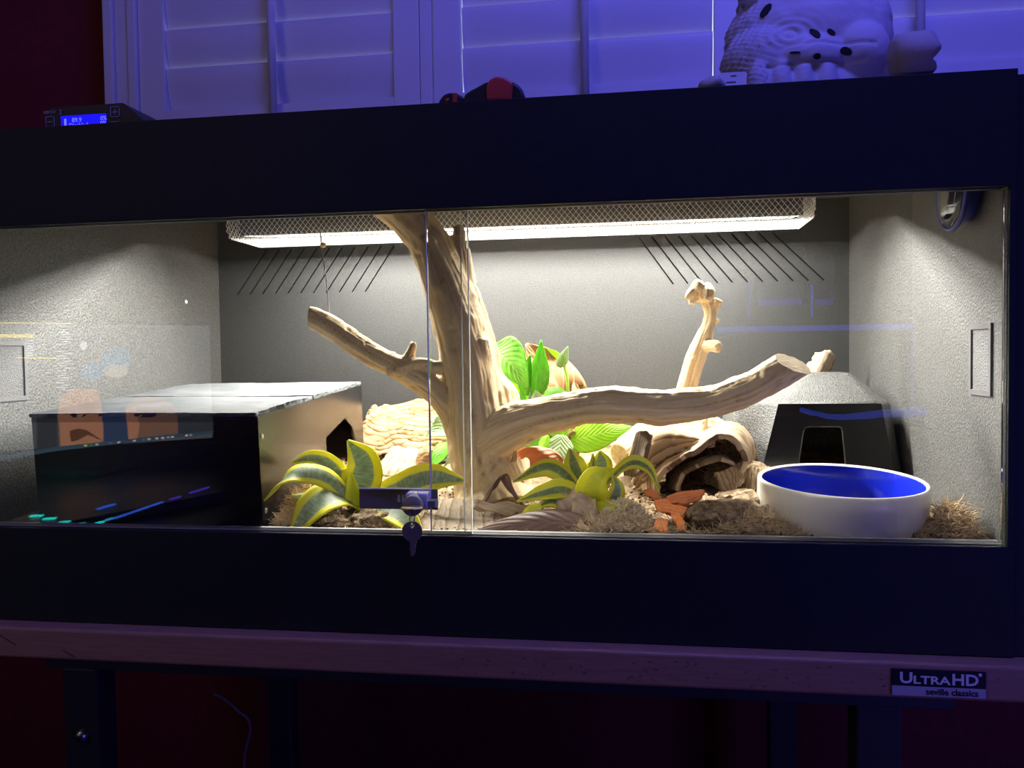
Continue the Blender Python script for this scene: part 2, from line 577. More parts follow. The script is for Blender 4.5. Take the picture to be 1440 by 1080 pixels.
def vein_leaf_mat(name, c1, c2, vein, rough=0.35, trans=0.4, veins=9.0, vstr=0.5, tint=None):
    """broad leaf: midrib and slanting side veins by its UV"""
    m, nt, b = new_mat(name)
    b.inputs['Roughness'].default_value = rough
    tc = N(nt, 'ShaderNodeTexCoord'); sx = N(nt, 'ShaderNodeSeparateXYZ'); nt.links.new(tc.outputs['UV'], sx.inputs[0])
    a = N(nt, 'ShaderNodeMath', operation='MULTIPLY_ADD', i_1=2.0, i_2=-1.0); nt.links.new(sx.outputs[0], a.inputs[0])
    ab = N(nt, 'ShaderNodeMath', operation='ABSOLUTE'); nt.links.new(a.outputs[0], ab.inputs[0])
    no = N(nt, 'ShaderNodeTexNoise', i_Scale=5.0, i_Detail=5.0); nt.links.new(tc.outputs['UV'], no.inputs['Vector'])
    base = ramp(nt, no.outputs['Fac'], [(0.35, c1), (0.65, c2)])
    # side veins: saw of (v*k - |u|*k2)
    s1 = N(nt, 'ShaderNodeMath', operation='MULTIPLY', i_1=-0.32); nt.links.new(ab.outputs[0], s1.inputs[0])
    s2 = N(nt, 'ShaderNodeMath', operation='ADD'); nt.links.new(sx.outputs[1], s2.inputs[0]); nt.links.new(s1.outputs[0], s2.inputs[1])
    s3 = N(nt, 'ShaderNodeMath', operation='MULTIPLY', i_1=veins); nt.links.new(s2.outputs[0], s3.inputs[0])
    s4 = N(nt, 'ShaderNodeMath', operation='PINGPONG', i_1=0.5); nt.links.new(s3.outputs[0], s4.inputs[0])
    v1 = N(nt, 'ShaderNodeMapRange'); v1.inputs['From Min'].default_value = 0.09; v1.inputs['From Max'].default_value = 0.03
    nt.links.new(s4.outputs[0], v1.inputs['Value'])
    v2 = N(nt, 'ShaderNodeMapRange'); v2.inputs['From Min'].default_value = 0.07; v2.inputs['From Max'].default_value = 0.03
    nt.links.new(ab.outputs[0], v2.inputs['Value'])
    mxv = N(nt, 'ShaderNodeMath', operation='MAXIMUM'); nt.links.new(v1.outputs[0], mxv.inputs[0]); nt.links.new(v2.outputs[0], mxv.inputs[1])
    sc = N(nt, 'ShaderNodeMath', operation='MULTIPLY', i_1=vstr); nt.links.new(mxv.outputs[0], sc.inputs[0])
    mx = N(nt, 'ShaderNodeMix', data_type='RGBA'); mx.inputs['B'].default_value = (*vein, 1)
    nt.links.new(sc.outputs[0], mx.inputs['Factor']); nt.links.new(base, mx.inputs['A'])
    nt.links.new(mx.outputs['Result'], b.inputs['Base Color'])
    bp = N(nt, 'ShaderNodeBump', i_Strength=0.5, i_Distance=0.002); nt.links.new(s4.outputs[0], bp.inputs['Height']); nt.links.new(bp.outputs[0], b.inputs['Normal'])
    if trans: translucent_add(m, mx.outputs['Result'], trans, tint)
    return m


M = {}
M['room_wall'] = plain('room_wall', (0.15, 0.016, 0.022), 0.9, c2=(0.18, 0.02, 0.026), scale=40, bump=0.2, bscale=300)
M['room_floor'] = plain('room_floor', (0.03, 0.018, 0.012), 0.6, scale=6, stretch=(1, 8, 1))
M['ceiling'] = plain('ceiling', (0.45, 0.45, 0.45), 0.9)
M['white_paint'] = plain('white_paint', (0.72, 0.72, 0.72), 0.45, c2=(0.76, 0.76, 0.76), scale=8, bump=0.04, bscale=120)
M['black_panel'] = plain('black_panel', (0.011, 0.017, 0.015), 0.6, c2=(0.014, 0.020, 0.018), scale=60, bump=0.12, bscale=700, spec=0.3)
M['pvc_inside'] = plain('pvc_inside', (0.03, 0.0305, 0.0295), 0.5, c2=(0.105, 0.105, 0.101), scale=330, bump=0.5, bscale=330, spec=0.6, detail=2.0)
M['pvc_back'] = plain('pvc_back', (0.02, 0.021, 0.021), 0.5, c2=(0.042, 0.043, 0.043), scale=420, bump=0.25, bscale=420, spec=0.55)
M['black_plastic'] = plain('black_plastic', (0.008, 0.008, 0.009), 0.4)
M['slot_black'] = plain('slot_black', (0.004, 0.004, 0.004), 0.9)
M['acrylic'] = plain('acrylic', (0.006, 0.006, 0.007), 0.26, c2=(0.008, 0.008, 0.009), spec=0.55, bump=0.02, bscale=40)
M['slate'] = plain('slate', (0.055, 0.060, 0.065), 0.7, c2=(0.10, 0.106, 0.112), scale=14, bump=0.5, bscale=60, spec=0.2)
M['steel'] = plain('steel', (0.55, 0.55, 0.56), 0.3, metal=1.0)
M['alu'] = plain('alu', (0.45, 0.45, 0.44), 0.4, metal=0.2)
M['white_metal'] = plain('white_metal', (0.8, 0.8, 0.8), 0.35)
M['grey_housing'] = plain('grey_housing', (0.07, 0.07, 0.075), 0.5)
M['tube_glow'] = emis('tube_glow', (1.0, 0.95, 0.85), 25.0)
M['tube_glow'].cycles.emission_sampling = 'NONE'
M['wire_mesh'] = plain('wire_mesh', (0.72, 0.72, 0.70), 0.4)
M['desk_wood'] = plain('desk_wood', (0.33, 0.18, 0.115), 0.5, c2=(0.42, 0.235, 0.15), scale=26, stretch=(1, 10, 12), bump=0.05)
M['desk_fleck'] = plain('desk_fleck', (0.08, 0.03, 0.02), 0.6)
M['desk_steel'] = plain('desk_steel', (0.026, 0.03, 0.034), 0.5)
M['badge_dark'] = plain('badge_dark', (0.012, 0.012, 0.02), 0.3)
M['badge_silver'] = plain('badge_silver', (0.55, 0.55, 0.6), 0.3, metal=0.3)
M['badge_white'] = plain('badge_white', (0.8, 0.8, 0.85), 0.4)
M['wood'] = wood_mat('wood', [(0.1, (0.26, 0.17, 0.085)), (0.35, (0.52, 0.385, 0.22)), (0.6, (0.62, 0.475, 0.29)), (0.9, (0.72, 0.58, 0.39))], bump=0.25)
M['pale_wood'] = wood_mat('pale_wood', [(0.12, (0.42, 0.28, 0.15)), (0.45, (0.70, 0.55, 0.35)), (0.9, (0.85, 0.72, 0.53))])
M['cut_wood'] = plain('cut_wood', (0.42, 0.31, 0.19), 0.85, c2=(0.58, 0.46, 0.31), scale=60, bump=0.5, bscale=220)
M['cork'] = uv_wood('cork', [(0.0, (0.11, 0.05, 0.016)), (0.3, (0.24, 0.145, 0.065)), (0.7, (0.33, 0.225, 0.115)), (1.0, (0.27, 0.165, 0.075))], freq=22, dist=6, way='X')
M['bark_brown'] = uv_wood('bark_brown', [(0.0, (0.13, 0.08, 0.045)), (0.3, (0.29, 0.205, 0.12)), (1.0, (0.41, 0.31, 0.195))], freq=16, dist=4)
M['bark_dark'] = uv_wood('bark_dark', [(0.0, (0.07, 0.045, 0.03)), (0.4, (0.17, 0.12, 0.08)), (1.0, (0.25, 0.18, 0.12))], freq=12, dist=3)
M['ground_slab'] = uv_wood('ground_slab', [(0.0, (0.15, 0.10, 0.06)), (0.3, (0.33, 0.25, 0.17)), (1.0, (0.45, 0.36, 0.26))], freq=16, dist=3)
M['soil'] = plain('soil', (0.08, 0.053, 0.03), 0.95, c2=(0.27, 0.19, 0.115), scale=45, bump=1.0, bscale=260, spec=0.15)
M['soil_lump'] = plain('soil_lump', (0.07, 0.047, 0.028), 0.95, c2=(0.30, 0.215, 0.13), scale=130, bump=1.0, bscale=420, spec=0.1)
M['fibre'] = plain('fibre', (0.40, 0.285, 0.16), 0.9, c2=(0.66, 0.51, 0.32), scale=120, spec=0.15)
M['moss'] = plain('moss', (0.60, 0.48, 0.30), 0.9, c2=(0.84, 0.70, 0.48), scale=150, spec=0.15)
M['snake_a'] = snake_plant_mat('snake_a', (0.78, 0.74, 0.04), (0.20, 0.28, 0.15), (0.42, 0.50, 0.33), 0.55)
M['snake_b'] = snake_plant_mat('snake_b', (0.78, 0.76, 0.05), (0.15, 0.22, 0.08), (0.32, 0.40, 0.19), 0.42)
M['snake_yellow'] = snake_plant_mat('snake_yellow', (0.82, 0.80, 0.03), (0.62, 0.68, 0.03), (0.76, 0.77, 0.04), 0.5)
M['pothos'] = vein_leaf_mat('pothos', (0.08, 0.30, 0.02), (0.15, 0.42, 0.035), (0.30, 0.55, 0.10), 0.3, 0.45, 10, 0.35)
M['pothos_lime'] = vein_leaf_mat('pothos_lime', (0.26, 0.55, 0.02), (0.34, 0.64, 0.03), (0.50, 0.75, 0.12), 0.35, 0.5, 11, 0.4)
M['pothos_pale'] = vein_leaf_mat('pothos_pale', (0.24, 0.38, 0.20), (0.36, 0.48, 0.30), (0.45, 0.56, 0.36), 0.3, 0.3, 9, 0.35)
M['stem'] = plain('stem', (0.22, 0.40, 0.04), 0.4, c2=(0.30, 0.50, 0.07))
M['stem_brown'] = plain('stem_brown', (0.14, 0.075, 0.03), 0.6)
M['dead_tan'] = vein_leaf_mat('dead_tan', (0.22, 0.095, 0.035), (0.32, 0.15, 0.065), (0.50, 0.30, 0.15), 0.6, 0.2, 7, 0.6)
M['dead_dark'] = vein_leaf_mat('dead_dark', (0.10, 0.048, 0.032), (0.155, 0.078, 0.052), (0.21, 0.115, 0.08), 0.5, 0.0, 7, 0.5)
M['dead_red'] = vein_leaf_mat('dead_red', (0.34, 0.10, 0.03), (0.44, 0.15, 0.05), (0.5, 0.22, 0.09), 0.55, 0.2, 6, 0.35)
M['dead_pale'] = vein_leaf_mat('dead_pale', (0.45, 0.31, 0.18), (0.60, 0.45, 0.29), (0.68, 0.54, 0.37), 0.7, 0.2, 6, 0.4)
M['orange'] = plain('orange', (0.94, 0.22, 0.035), 0.6, c2=(1.0, 0.40, 0.12), scale=90, bump=0.4, bscale=200)
M['orange_dirty'] = plain('orange_dirty', (0.50, 0.14, 0.05), 0.7, c2=(0.92, 0.30, 0.09), scale=40, bump=0.5, bscale=200)
M['stoneware'] = plain('stoneware', (0.62, 0.585, 0.53), 0.28, c2=(0.65, 0.615, 0.56), scale=12, coat=0.3)
M['blue_glaze'] = plain('blue_glaze', (0.006, 0.015, 0.42), 0.15, c2=(0.008, 0.02, 0.48), scale=12, coat=0.6)
M['hide_plastic'] = plain('hide_plastic', (0.02, 0.02, 0.021), 0.42, c2=(0.105, 0.105, 0.10), scale=420, bump=0.8, bscale=420, spec=0.6, detail=1.0)
M['hide_gloss'] = plain('hide_gloss', (0.007, 0.007, 0.008), 0.25, bump=0.1, bscale=300)
M['rim_plastic'] = plain('rim_plastic', (0.10, 0.10, 0.095), 0.35)
M['gauge_blue'] = plain('gauge_blue', (0.03, 0.045, 0.30), 0.35)
M['gauge_face'] = plain('gauge_face', (0.50, 0.51, 0.50), 0.3)
M['ceramic'] = plain('ceramic', (0.52, 0.50, 0.52), 0.75, c2=(0.57, 0.55, 0.57), scale=30, bump=0.1)
M['ceramic_dim'] = plain('ceramic_dim', (0.44, 0.40, 0.37), 0.8, c2=(0.50, 0.46, 0.43), scale=30, bump=0.3)
M['hole_shade'] = plain('hole_shade', (0.01, 0.008, 0.007), 0.9)
M['tool_red'] = plain('tool_red', (0.50, 0.05, 0.04), 0.4)
M['tool_black'] = plain('tool_black', (0.010, 0.010, 0.011), 0.5)
M['case_black'] = plain('case_black', (0.010, 0.011, 0.016), 0.5)
M['lcd'] = emis('lcd', (0.006, 0.004, 1.0), 1.0)
M['lcd_text'] = emis('lcd_text', (0.18, 0.2, 1.0), 1.0)
M['print_grey'] = plain('print_grey', (0.30, 0.31, 0.42), 0.6)
M['lock_dark'] = plain('lock_dark', (0.25, 0.24, 0.19), 0.45, metal=0.2)
M['lock_chrome'] = plain('lock_chrome', (0.75, 0.75, 0.76), 0.3, metal=0.35)
M['key_brass'] = plain('key_brass', (0.62, 0.52, 0.25), 0.3, metal=0.9)
M['key_steel'] = plain('key_steel', (0.20, 0.18, 0.16), 0.4, metal=0.3)
M['cable'] = plain('cable', (0.04, 0.04, 0.04), 0.5)
M['paper'] = plain('paper', (0.75, 0.75, 0.78), 0.7)
M['ink'] = plain('ink', (0.1, 0.1, 0.14), 0.7)
M['daylight'] = emis('daylight', (0.62, 0.66, 1.0), 1.6)


def glass_mat(name, tint, rough=0.0):
    m, nt, b = new_mat(name)
    b.inputs['Base Color'].default_value = (*tint, 1)
    b.inputs['Roughness'].default_value = rough
    b.inputs['Transmission Weight'].default_value = 1.0
    b.inputs['IOR'].default_value = 1.5
    return m


M['glass'] = glass_mat('glass', (0.97, 0.985, 0.975))
M['clear'] = glass_mat('clear', (0.95, 0.95, 0.95), 0.03)


def water_mat():
    m, nt, b = new_mat('water')
    gl = N(nt, 'ShaderNodeBsdfGlossy'); gl.inputs['Roughness'].default_value = 0.03
    tr = N(nt, 'ShaderNodeBsdfTransparent'); tr.inputs[0].default_value = (0.86, 0.9, 1.0, 1)
    fr = N(nt, 'ShaderNodeFresnel', i_IOR=1.33)
    no = N(nt, 'ShaderNodeTexNoise', i_Scale=28.0, i_Detail=2.0); bp = N(nt, 'ShaderNodeBump', i_Strength=0.15, i_Distance=0.002)
    nt.links.new(no.outputs['Fac'], bp.inputs['Height'])
    for x in (gl, fr): nt.links.new(bp.outputs[0], x.inputs['Normal'])
    mx = N(nt, 'ShaderNodeMixShader')
    nt.links.new(fr.outputs[0], mx.inputs[0]); nt.links.new(tr.outputs[0], mx.inputs[1]); nt.links.new(gl.outputs[0], mx.inputs[2])
    nt.links.new(mx.outputs[0], nt.nodes['Material Output'].inputs['Surface'])
    return m


M['water'] = water_mat()

# ------------------------------------------------------------------ the room
def struct(o):
    o['kind'] = 'structure'; return o


RX0, RX1, RY0, RY1, RZ0, RZ1 = -2.3, 2.2, -2.75, 0.80, -0.92, 1.75
struct(box('floor', (RX0, RY0, RZ0 - 0.1), (RX1, RY1, RZ0), M['room_floor']))
struct(box('ceiling', (RX0, RY0, RZ1), (RX1, RY1, RZ1 + 0.1), M['ceiling']))
struct(box('wall_left', (RX0 - 0.1, RY0, RZ0), (RX0, RY1, RZ1), M['room_wall']))
struct(box('wall_right', (RX1, RY0, RZ0), (RX1 + 0.1, RY1, RZ1), M['room_wall']))
struct(box('wall_front', (RX0, RY0 - 0.1, RZ0), (RX1, RY0, RZ1), M['room_wall']))
WZ0, WZ1, WX0, WX1 = 0.74, 1.55, -0.86, 1.62      # window opening in the back wall
wall = struct(tagit(bpy.data.objects.new('wall_back', None))); COL.objects.link(wall)
bm = bmesh.new()
bm_box(bm, (RX0, RY1, RZ0), (WX0, RY1 + 0.12, RZ1)); bm_box(bm, (WX1, RY1, RZ0), (RX1, RY1 + 0.12, RZ1))
bm_box(bm, (WX0, RY1, RZ0), (WX1, RY1 + 0.12, WZ0)); bm_box(bm, (WX0, RY1, WZ1), (WX1, RY1 + 0.12, RZ1))
bm_obj('wall_surface', bm, M['room_wall'], wall)

# window with three closed plantation shutter panels
win = struct(thing('window_1', 'white plantation shutter window lit blue above the black terrarium', None))
box('window_pane', (WX0, 0.86, WZ0), (WX1, 0.866, WZ1), M['daylight'], win)
SY = 0.735                                            # face of the shutter stiles


def casing(x0, x1):
    bm = bmesh.new()
    w = x1 - x0
    bm_box(bm, (x0, SY - 0.012, WZ0 - 0.06), (x0 + w * 0.30, RY1, WZ1), 0.003)
    bm_box(bm, (x0 + w * 0.30, SY - 0.004, WZ0 - 0.06), (x0 + w * 0.72, RY1, WZ1), 0.004)
    bm_box(bm, (x0 + w * 0.72, SY - 0.009, WZ0 - 0.06), (x1, RY1, WZ1), 0.003)
    return bm_obj('casing', bm, M['white_paint'], win)


casing(-0.910, -0.835)
casing(1.60, 1.68)
box('sill', (-0.91, SY - 0.012, WZ0 - 0.03), (1.68, RY1, WZ0 + 0.0), M['white_paint'], win, 0.003)
box('top_casing', (-0.91, SY - 0.012, WZ1 - 0.05), (1.68, RY1, WZ1 + 0.05), M['white_paint'], win, 0.003)
box('mullion', (-0.2085, SY - 0.002, WZ0), (-0.1840, RY1 - 0.02, WZ1 - 0.05), M['white_paint'], win, 0.0015)


def louver_mesh(L):
    bm = bmesh.new()
    n, a, b = 20, 0.0465, 0.0055
    ring = [(a * math.cos(2 * math.pi * k / n), b * math.sin(2 * math.pi * k / n)) for k in range(n)]
    lo = [bm.verts.new((-L / 2, u, v)) for u, v in ring]; hi = [bm.verts.new((L / 2, u, v)) for u, v in ring]
    for k in range(n): bm.faces.new((lo[k], lo[(k + 1) % n], hi[(k + 1) % n], hi[k]))
    bm.faces.new([bm.verts.new(v.co) for v in lo[::-1]]); bm.faces.new([bm.verts.new(v.co) for v in hi])
    bmesh.ops.recalc_face_normals(bm, faces=bm.faces)
    me = bpy.data.meshes.new('louver'); bm.to_mesh(me); bm.free()
    me.materials.append(M['white_paint'])
    me.polygons.foreach_set('use_smooth', [len(p.vertices) == 4 for p in me.polygons])
    return me


def shutter(x0, x1, lx0, lx1, rod, gl, gr):
    """x0..x1 outer stiles, lx0..lx1 louvre opening; gl, gr: light gap at the louvre ends"""
    th = 0.028
    box('stile', (x0, SY, WZ0 + 0.002), (lx0, SY + th, WZ1 - 0.052), M['white_paint'], win, 0.002)
    box('stile', (lx1, SY, WZ0 + 0.002), (x1, SY + th, WZ1 - 0.052), M['white_paint'], win, 0.002)
    box('bottom_rail', (lx0, SY, WZ0 + 0.002), (lx1, SY + th, 0.862), M['white_paint'], win, 0.001)
    box('top_rail', (lx0, SY, 1.45), (lx1, SY + th, WZ1 - 0.052), M['white_paint'], win, 0.001)
    L = (lx1 - gr) - (lx0 + gl)
    me = louver_mesh(L)
    for k in range(7):
        z = 0.866 + 0.0828 * (k + 0.5)
        o = bpy.data.objects.new('louver', me); COL.objects.link(o); o.parent = win
        o.location = ((lx0 + gl + lx1 - gr) / 2, SY + 0.016, z)
        o.rotation_euler = (math.radians(90 + 9), 0, 0)
    tube('tilt_rod', [(rod, SY - 0.016, 0.80), (rod, SY - 0.016, 1.5)], 0.0085, M['white_paint'], win, 12, 2)


shutter(-0.834, -0.2105, -0.775, -0.266, -0.523, 0.001, 0.0005)
shutter(-0.1815, 0.4395, -0.124, 0.3800, 0.129, 0.0022, 0.0022)
shutter(0.4410, 1.0700, 0.4990, 1.012, 0.752, 0.0005, 0.0005)
shutter(1.0720, 1.60, 1.13, 1.54, 1.33, 0.0005, 0.0005)

# ------------------------------------------------------------------ desk under the terrarium
desk = thing('workbench', 'workbench with beech wood top and dark steel frame under the terrarium', 'table')
TZ1, TZ0 = 0.0, -0.0385
top = box('wood_top', (-0.76, -0.028, TZ0), (0.660, 0.66, TZ1 - 0.0005), M['desk_wood'], desk, 0.0035, 3)
for (x, z, l, t) in [(-0.545, -0.016, 0.013, -0.5), (-0.462, -0.030, 0.009, -0.45)]:
    bm = bmesh.new(); bm_box(bm, (x - l, -0.0284, z - 0.0006), (x + l, -0.0275, z + 0.0006), rot=Matrix.Rotation(-t, 3, 'Y'))
    bm_obj('knot_line', bm, M['desk_fleck'], top)
bm = bmesh.new()
for k in range(70):
    x = random.uniform(0.0, 0.65); z = random.uniform(TZ0 + 0.005, TZ1 - 0.008); l = random.uniform(0.0006, 0.0022)
    bm_box(bm, (x - l, -0.0283, z - 0.0003), (x + l, -0.0276, z + 0.0003), rot=Matrix.Rotation(random.uniform(-0.6, 0.6), 3, 'Y'))
o = bm_obj('fleck', bm, M['desk_fleck'], top); o['kind'] = 'stuff'
box('front_beam', (-0.52, 0.005, TZ0 - 0.024), (0.556, 0.045, TZ0 - 0.0002), M['desk_steel'], desk, 0.001)
box('rear_beam', (-0.52, 0.58, TZ0 - 0.024), (0.556, 0.62, TZ0 - 0.0002), M['desk_steel'], desk, 0.001)
for x0 in (-0.500, 0.456):
    leg = box('leg', (x0, 0.008, RZ0 + 0.002), (x0 + 0.048, 0.046, TZ0 - 0.0242), M['desk_steel'], desk, 0.003)
    box('leg', (x0, 0.58, RZ0 + 0.002), (x0 + 0.048, 0.618, TZ0 - 0.0242), M['desk_steel'], desk, 0.003)
    box('foot_bar', (x0 - 0.006, 0.047, RZ0 + 0.05), (x0 + 0.054, 0.579, RZ0 + 0.09), M['desk_steel'], desk, 0.003)
    lathe('bolt', [(0, 0.008), (0.006, 0.008), (0.0085, 0.003), (0.0085, 0.0)], M['steel'], leg, 16,
          Matrix.Translation((x0 + 0.026, 0.0081, -0.148)) @ Matrix.Rotation(math.radians(90), 4, 'X'))
badge = thing('name_badge', 'dark and silver name badge fixed on the wooden bench edge', 'badge', (0.5, -0.029, -0.02))
bp0, bp1 = P(1253, 936, -0.0285), P(1386, 974, -0.0285)
bx0, bx1 = bp0.x, bp1.x; bz1, bz0 = -0.0065, -0.0345
box('badge_plate', (bx0, -0.0302, bz0), (bx1, -0.0281, bz1), M['badge_dark'], badge, 0.0008)
bh = bz1 - bz0
box('silver_band', (bx0 + 0.0005, -0.0306, bz0 + 0.0004), (bx1 - 0.0005, -0.0300, bz0 + bh * 0.37), M['badge_silver'], badge)
bw = bx1 - bx0
for s, u, u1, hh in (('U', 0.09, 0.222, 0.42), ('LTRA', 0.236, 0.628, 0.30), ('HD', 0.645, 0.918, 0.42)):
    text('lettering', s, 0.0175, M['badge_white'], badge, Matrix.Translation((bx0 + bw * u, -0.0304, bz0 + bh * 0.47)) @ FRONT, fit=(bw * (u1 - u), bh * hh))
lathe('registered_mark', [(0, 0.0004), (0.0018, 0.0004), (0.0018, 0)], M['badge_white'], badge, 16,
      Matrix.Translation((bx0 + bw * 0.935, -0.0302, bz0 + bh * 0.88)) @ Matrix.Rotation(math.radians(90), 4, 'X'))
text('lettering', 'seville classics', 0.0098, M['badge_dark'], badge, Matrix.Translation((bx0 + bw * 0.366, -0.0308, bz0 + bh * 0.08)) @ FRONT, fit=(bw * 0.55, bh * 0.24))
cable = tube('power_cable', [P(300, 975, 0.25), P(318, 985, 0.25), P(335, 1000, 0.25), P(352, 1022, 0.26), P(350, 1100, 0.3), (-0.35, 0.45, -0.6), (-0.3, 0.5, RZ0 + 0.004), (-0.1, 0.5, RZ0 + 0.004)],
             0.0022, plain('cable_grey', (0.25, 0.2, 0.2), 0.5), None, 8, 40)
tagit(cable, 'thin grey power cable hanging in the dark under the workbench', 'cable')

# ------------------------------------------------------------------ terrarium shell
X = 0.61; T = 0.0075; D = 0.632; H = 0.61; Z0, Z1 = 0.1169, 0.4925; YI = 0.6242
ter = thing('terrarium', 'long black terrarium with glass front standing on the wooden workbench', 'terrarium')
box('side_panel', (-X, 0.0, 0.0), (-X + T, D, H), M['pvc_inside'], ter, 0.001)
box('side_panel', (X - T, 0.0, 0.0), (X, D, H), M['pvc_inside'], ter, 0.001)
box('floor_panel', (-X + T, 0.0202, 0.0), (X - T, YI, 0.012), M['pvc_inside'], ter)
box('roof_panel', (-X + T, 0.0202, 0.598), (X - T, D, H), M['pvc_inside'], ter)
box('top_fascia', (-X, -0.004, Z1), (X, 0.004, H + 0.001), M['black_panel'], ter, 0.0008)
box('bottom_fascia', (-X, -0.004, 0.0), (X, 0.004, Z0), M['black_panel'], ter, 0.0008)
box('top_fascia_back', (-X + T, 0.0045, Z1 + 0.012), (X - T, 0.020, 0.6095), M['black_panel'], ter)
box('bottom_fascia_back', (-X + T, 0.0045, 0.0005), (X - T, 0.020, Z0 - 0.009), M['black_panel'], ter)
for s in (-1, 1):
    box('corner_strip', (s * X - (0.0068 if s > 0 else 0), -0.004, Z0), (s * X + (0.0068 if s < 0 else 0), 0.0035, Z1), M['black_panel'], ter, 0.0005)
box('edge_trim', (X + 0.0002, 0.0, 0.0), (X + 0.024, D, H - 0.004), M['black_panel'], ter, 0.001)
# sliding-door tracks
for nm, za, zb in (('lower_track', Z0 - 0.009, Z0 + 0.0005), ('upper_track', Z1 - 0.0005, Z1 + 0.012)):
    tr = box(nm, (-X + T, 0.0046, za if nm[0] == 'l' else zb - 0.003), (X - T, 0.0199, za + 0.003 if nm[0] == 'l' else zb), M['black_plastic'], ter)
    for ya in (0.0047, 0.0112, 0.0186):
        box('track_lip', (-X + T, ya, za), (X - T, ya + (0.0052 if ya > 0.018 and nm[0] == 'l' else 0.0009), zb + (0.0015 if ya > 0.018 and nm[0] == 'l' else 0.0)), M['alu'] if (ya > 0.018 or (nm[0] == 'l' and ya > 0.011)) else M['black_plastic'], tr)
# back panel with two fields of slanting ventilation slots
pts_l = [((-0.5634 + k * 0.02655, 0.4525), (-0.4996 + k * 0.02620, 0.5400)) for k in range(11)]
pts_r = [((0.2930 + k * 0.0266, 0.4520), (0.2304 + k * 0.0239 * 1.0, 0.5410)) for k in range(11)]
bm = bmesh.new()
for a, b in pts_l + pts_r:
    a, b = Vector((a[0], 0, a[1])), Vector((b[0], 0, b[1]))
    d = (b - a); L = d.length; ang = math.atan2(d.x, d.z)
    c = (a + b) / 2
    bm_box(bm, (c.x - 0.00135, YI - 0.004, c.z - L / 2), (c.x + 0.00135, D + 0.004, c.z + L / 2), rot=Matrix.Rotation(ang, 3, 'Y'), about=(c.x, YI, c.z))
cut = bm_obj('cut', bm)
back = box('back_panel', (-X + T, YI, 0.0), (X - T, D, 0.598), M['pvc_back'], ter)
md = back.modifiers.new('slots', 'BOOLEAN'); md.object = cut; md.operation = 'DIFFERENCE'; md.solver = 'EXACT'
dg = bpy.context.evaluated_depsgraph_get()
me = bpy.data.meshes.new_from_object(back.evaluated_get(dg))
back.modifiers.clear(); back.data = me
bpy.data.objects.remove(cut)
for a, b in pts_l + pts_r:
    a, b = Vector((a[0], 0, a[1])), Vector((b[0], 0, b[1]))
    d = (b - a); L = d.length; c = (a + b) / 2
    bm = bmesh.new()
    bm_box(bm, (c.x - 0.0016, D - 0.0012, c.z - L / 2 - 0.001), (c.x + 0.0016, D - 0.0002, c.z + L / 2 + 0.001), rot=Matrix.Rotation(math.atan2(d.x, d.z), 3, 'Y'), about=(c.x, D, c.z))
    bm_obj('vent_slot', bm, M['slot_black'], back)
# framed side vents
for s in (-1, 1):
    xw = s * (X - T)
    vo = bmesh.new()
    t = 0.0025 * s
    y0, y1, z0, z1 = 0.034, 0.092, 0.2725, 0.3525
    for lo, hi in (((y0, z0), (y0 + 0.006, z1)), ((y1 - 0.006, z0), (y1, z1)), ((y0 + 0.006, z0), (y1 - 0.006, z0 + 0.006)), ((y0 + 0.006, z1 - 0.006), (y1 - 0.006, z1))):
        bm_box(vo, (min(xw, xw - t), lo[0], lo[1]), (max(xw, xw - t), hi[0], hi[1]))
    fr = bm_obj('vent_frame', vo, plain('vent_frame', (0.10, 0.097, 0.103), 0.45), ter)
    box('vent_screen', (min(xw, xw - 0.0006 * s), y0 + 0.006, z0 + 0.006), (max(xw, xw - 0.0006 * s), y1 - 0.006, z1 - 0.006),
        plain('vent_screen', (0.06, 0.06, 0.062), 0.6, c2=(0.13, 0.13, 0.134), scale=500, bump=0.8, bscale=500), fr)

# glass doors
xa = P(603, 500, 0.006).x; xb = P(660, 500, 0.013).x
gd = box('sliding_glass_door', (xa, 0.0060, Z0 - 0.0055), (X - T - 0.0005, 0.0102, Z1 + 0.006), M['glass'], None, 0.0004, 1)
tagit(gd, 'clear sliding glass door in front of the water bowl and black hide', 'glass door')
gd2 = box('sliding_glass_door', (-X + T + 0.0005, 0.0130, Z0 - 0.0055), (xb, 0.0172, Z1 + 0.006), M['glass'], None, 0.0004, 1)
tagit(gd2, 'clear sliding glass door in front of the slate topped black box', 'glass door')

M['glass_edge'] = plain('glass_edge', (0.82, 0.86, 0.82), 0.35)
xs = P(651, 500, 0.0185).x
box('seal_strip', (xs - 0.0006, 0.0178, Z0 + 0.002), (xs + 0.0006, 0.0184, Z1 - 0.001), M['glass_edge'], gd2)
box('polished_edge', (xa - 0.0014, 0.0060, Z0 - 0.005), (xa - 0.0001, 0.0100, Z1 + 0.0055), M['glass_edge'], gd)
box('polished_edge', (xb + 0.0001, 0.0132, Z0 - 0.005), (xb + 0.0007, 0.0170, Z1 + 0.0055), M['glass_edge'], gd2)
sc_ = P(268, 425, 0.5)
lathe('screw_cap', [(0, 0.002), (0.003, 0.0016), (0.0042, 0.0)], M['white_metal'], ter, 16, Matrix.Translation((-X + T, 0.50, P(268, 425, 0.51).z)) @ Matrix.Rotation(math.radians(90), 4, 'Y'))

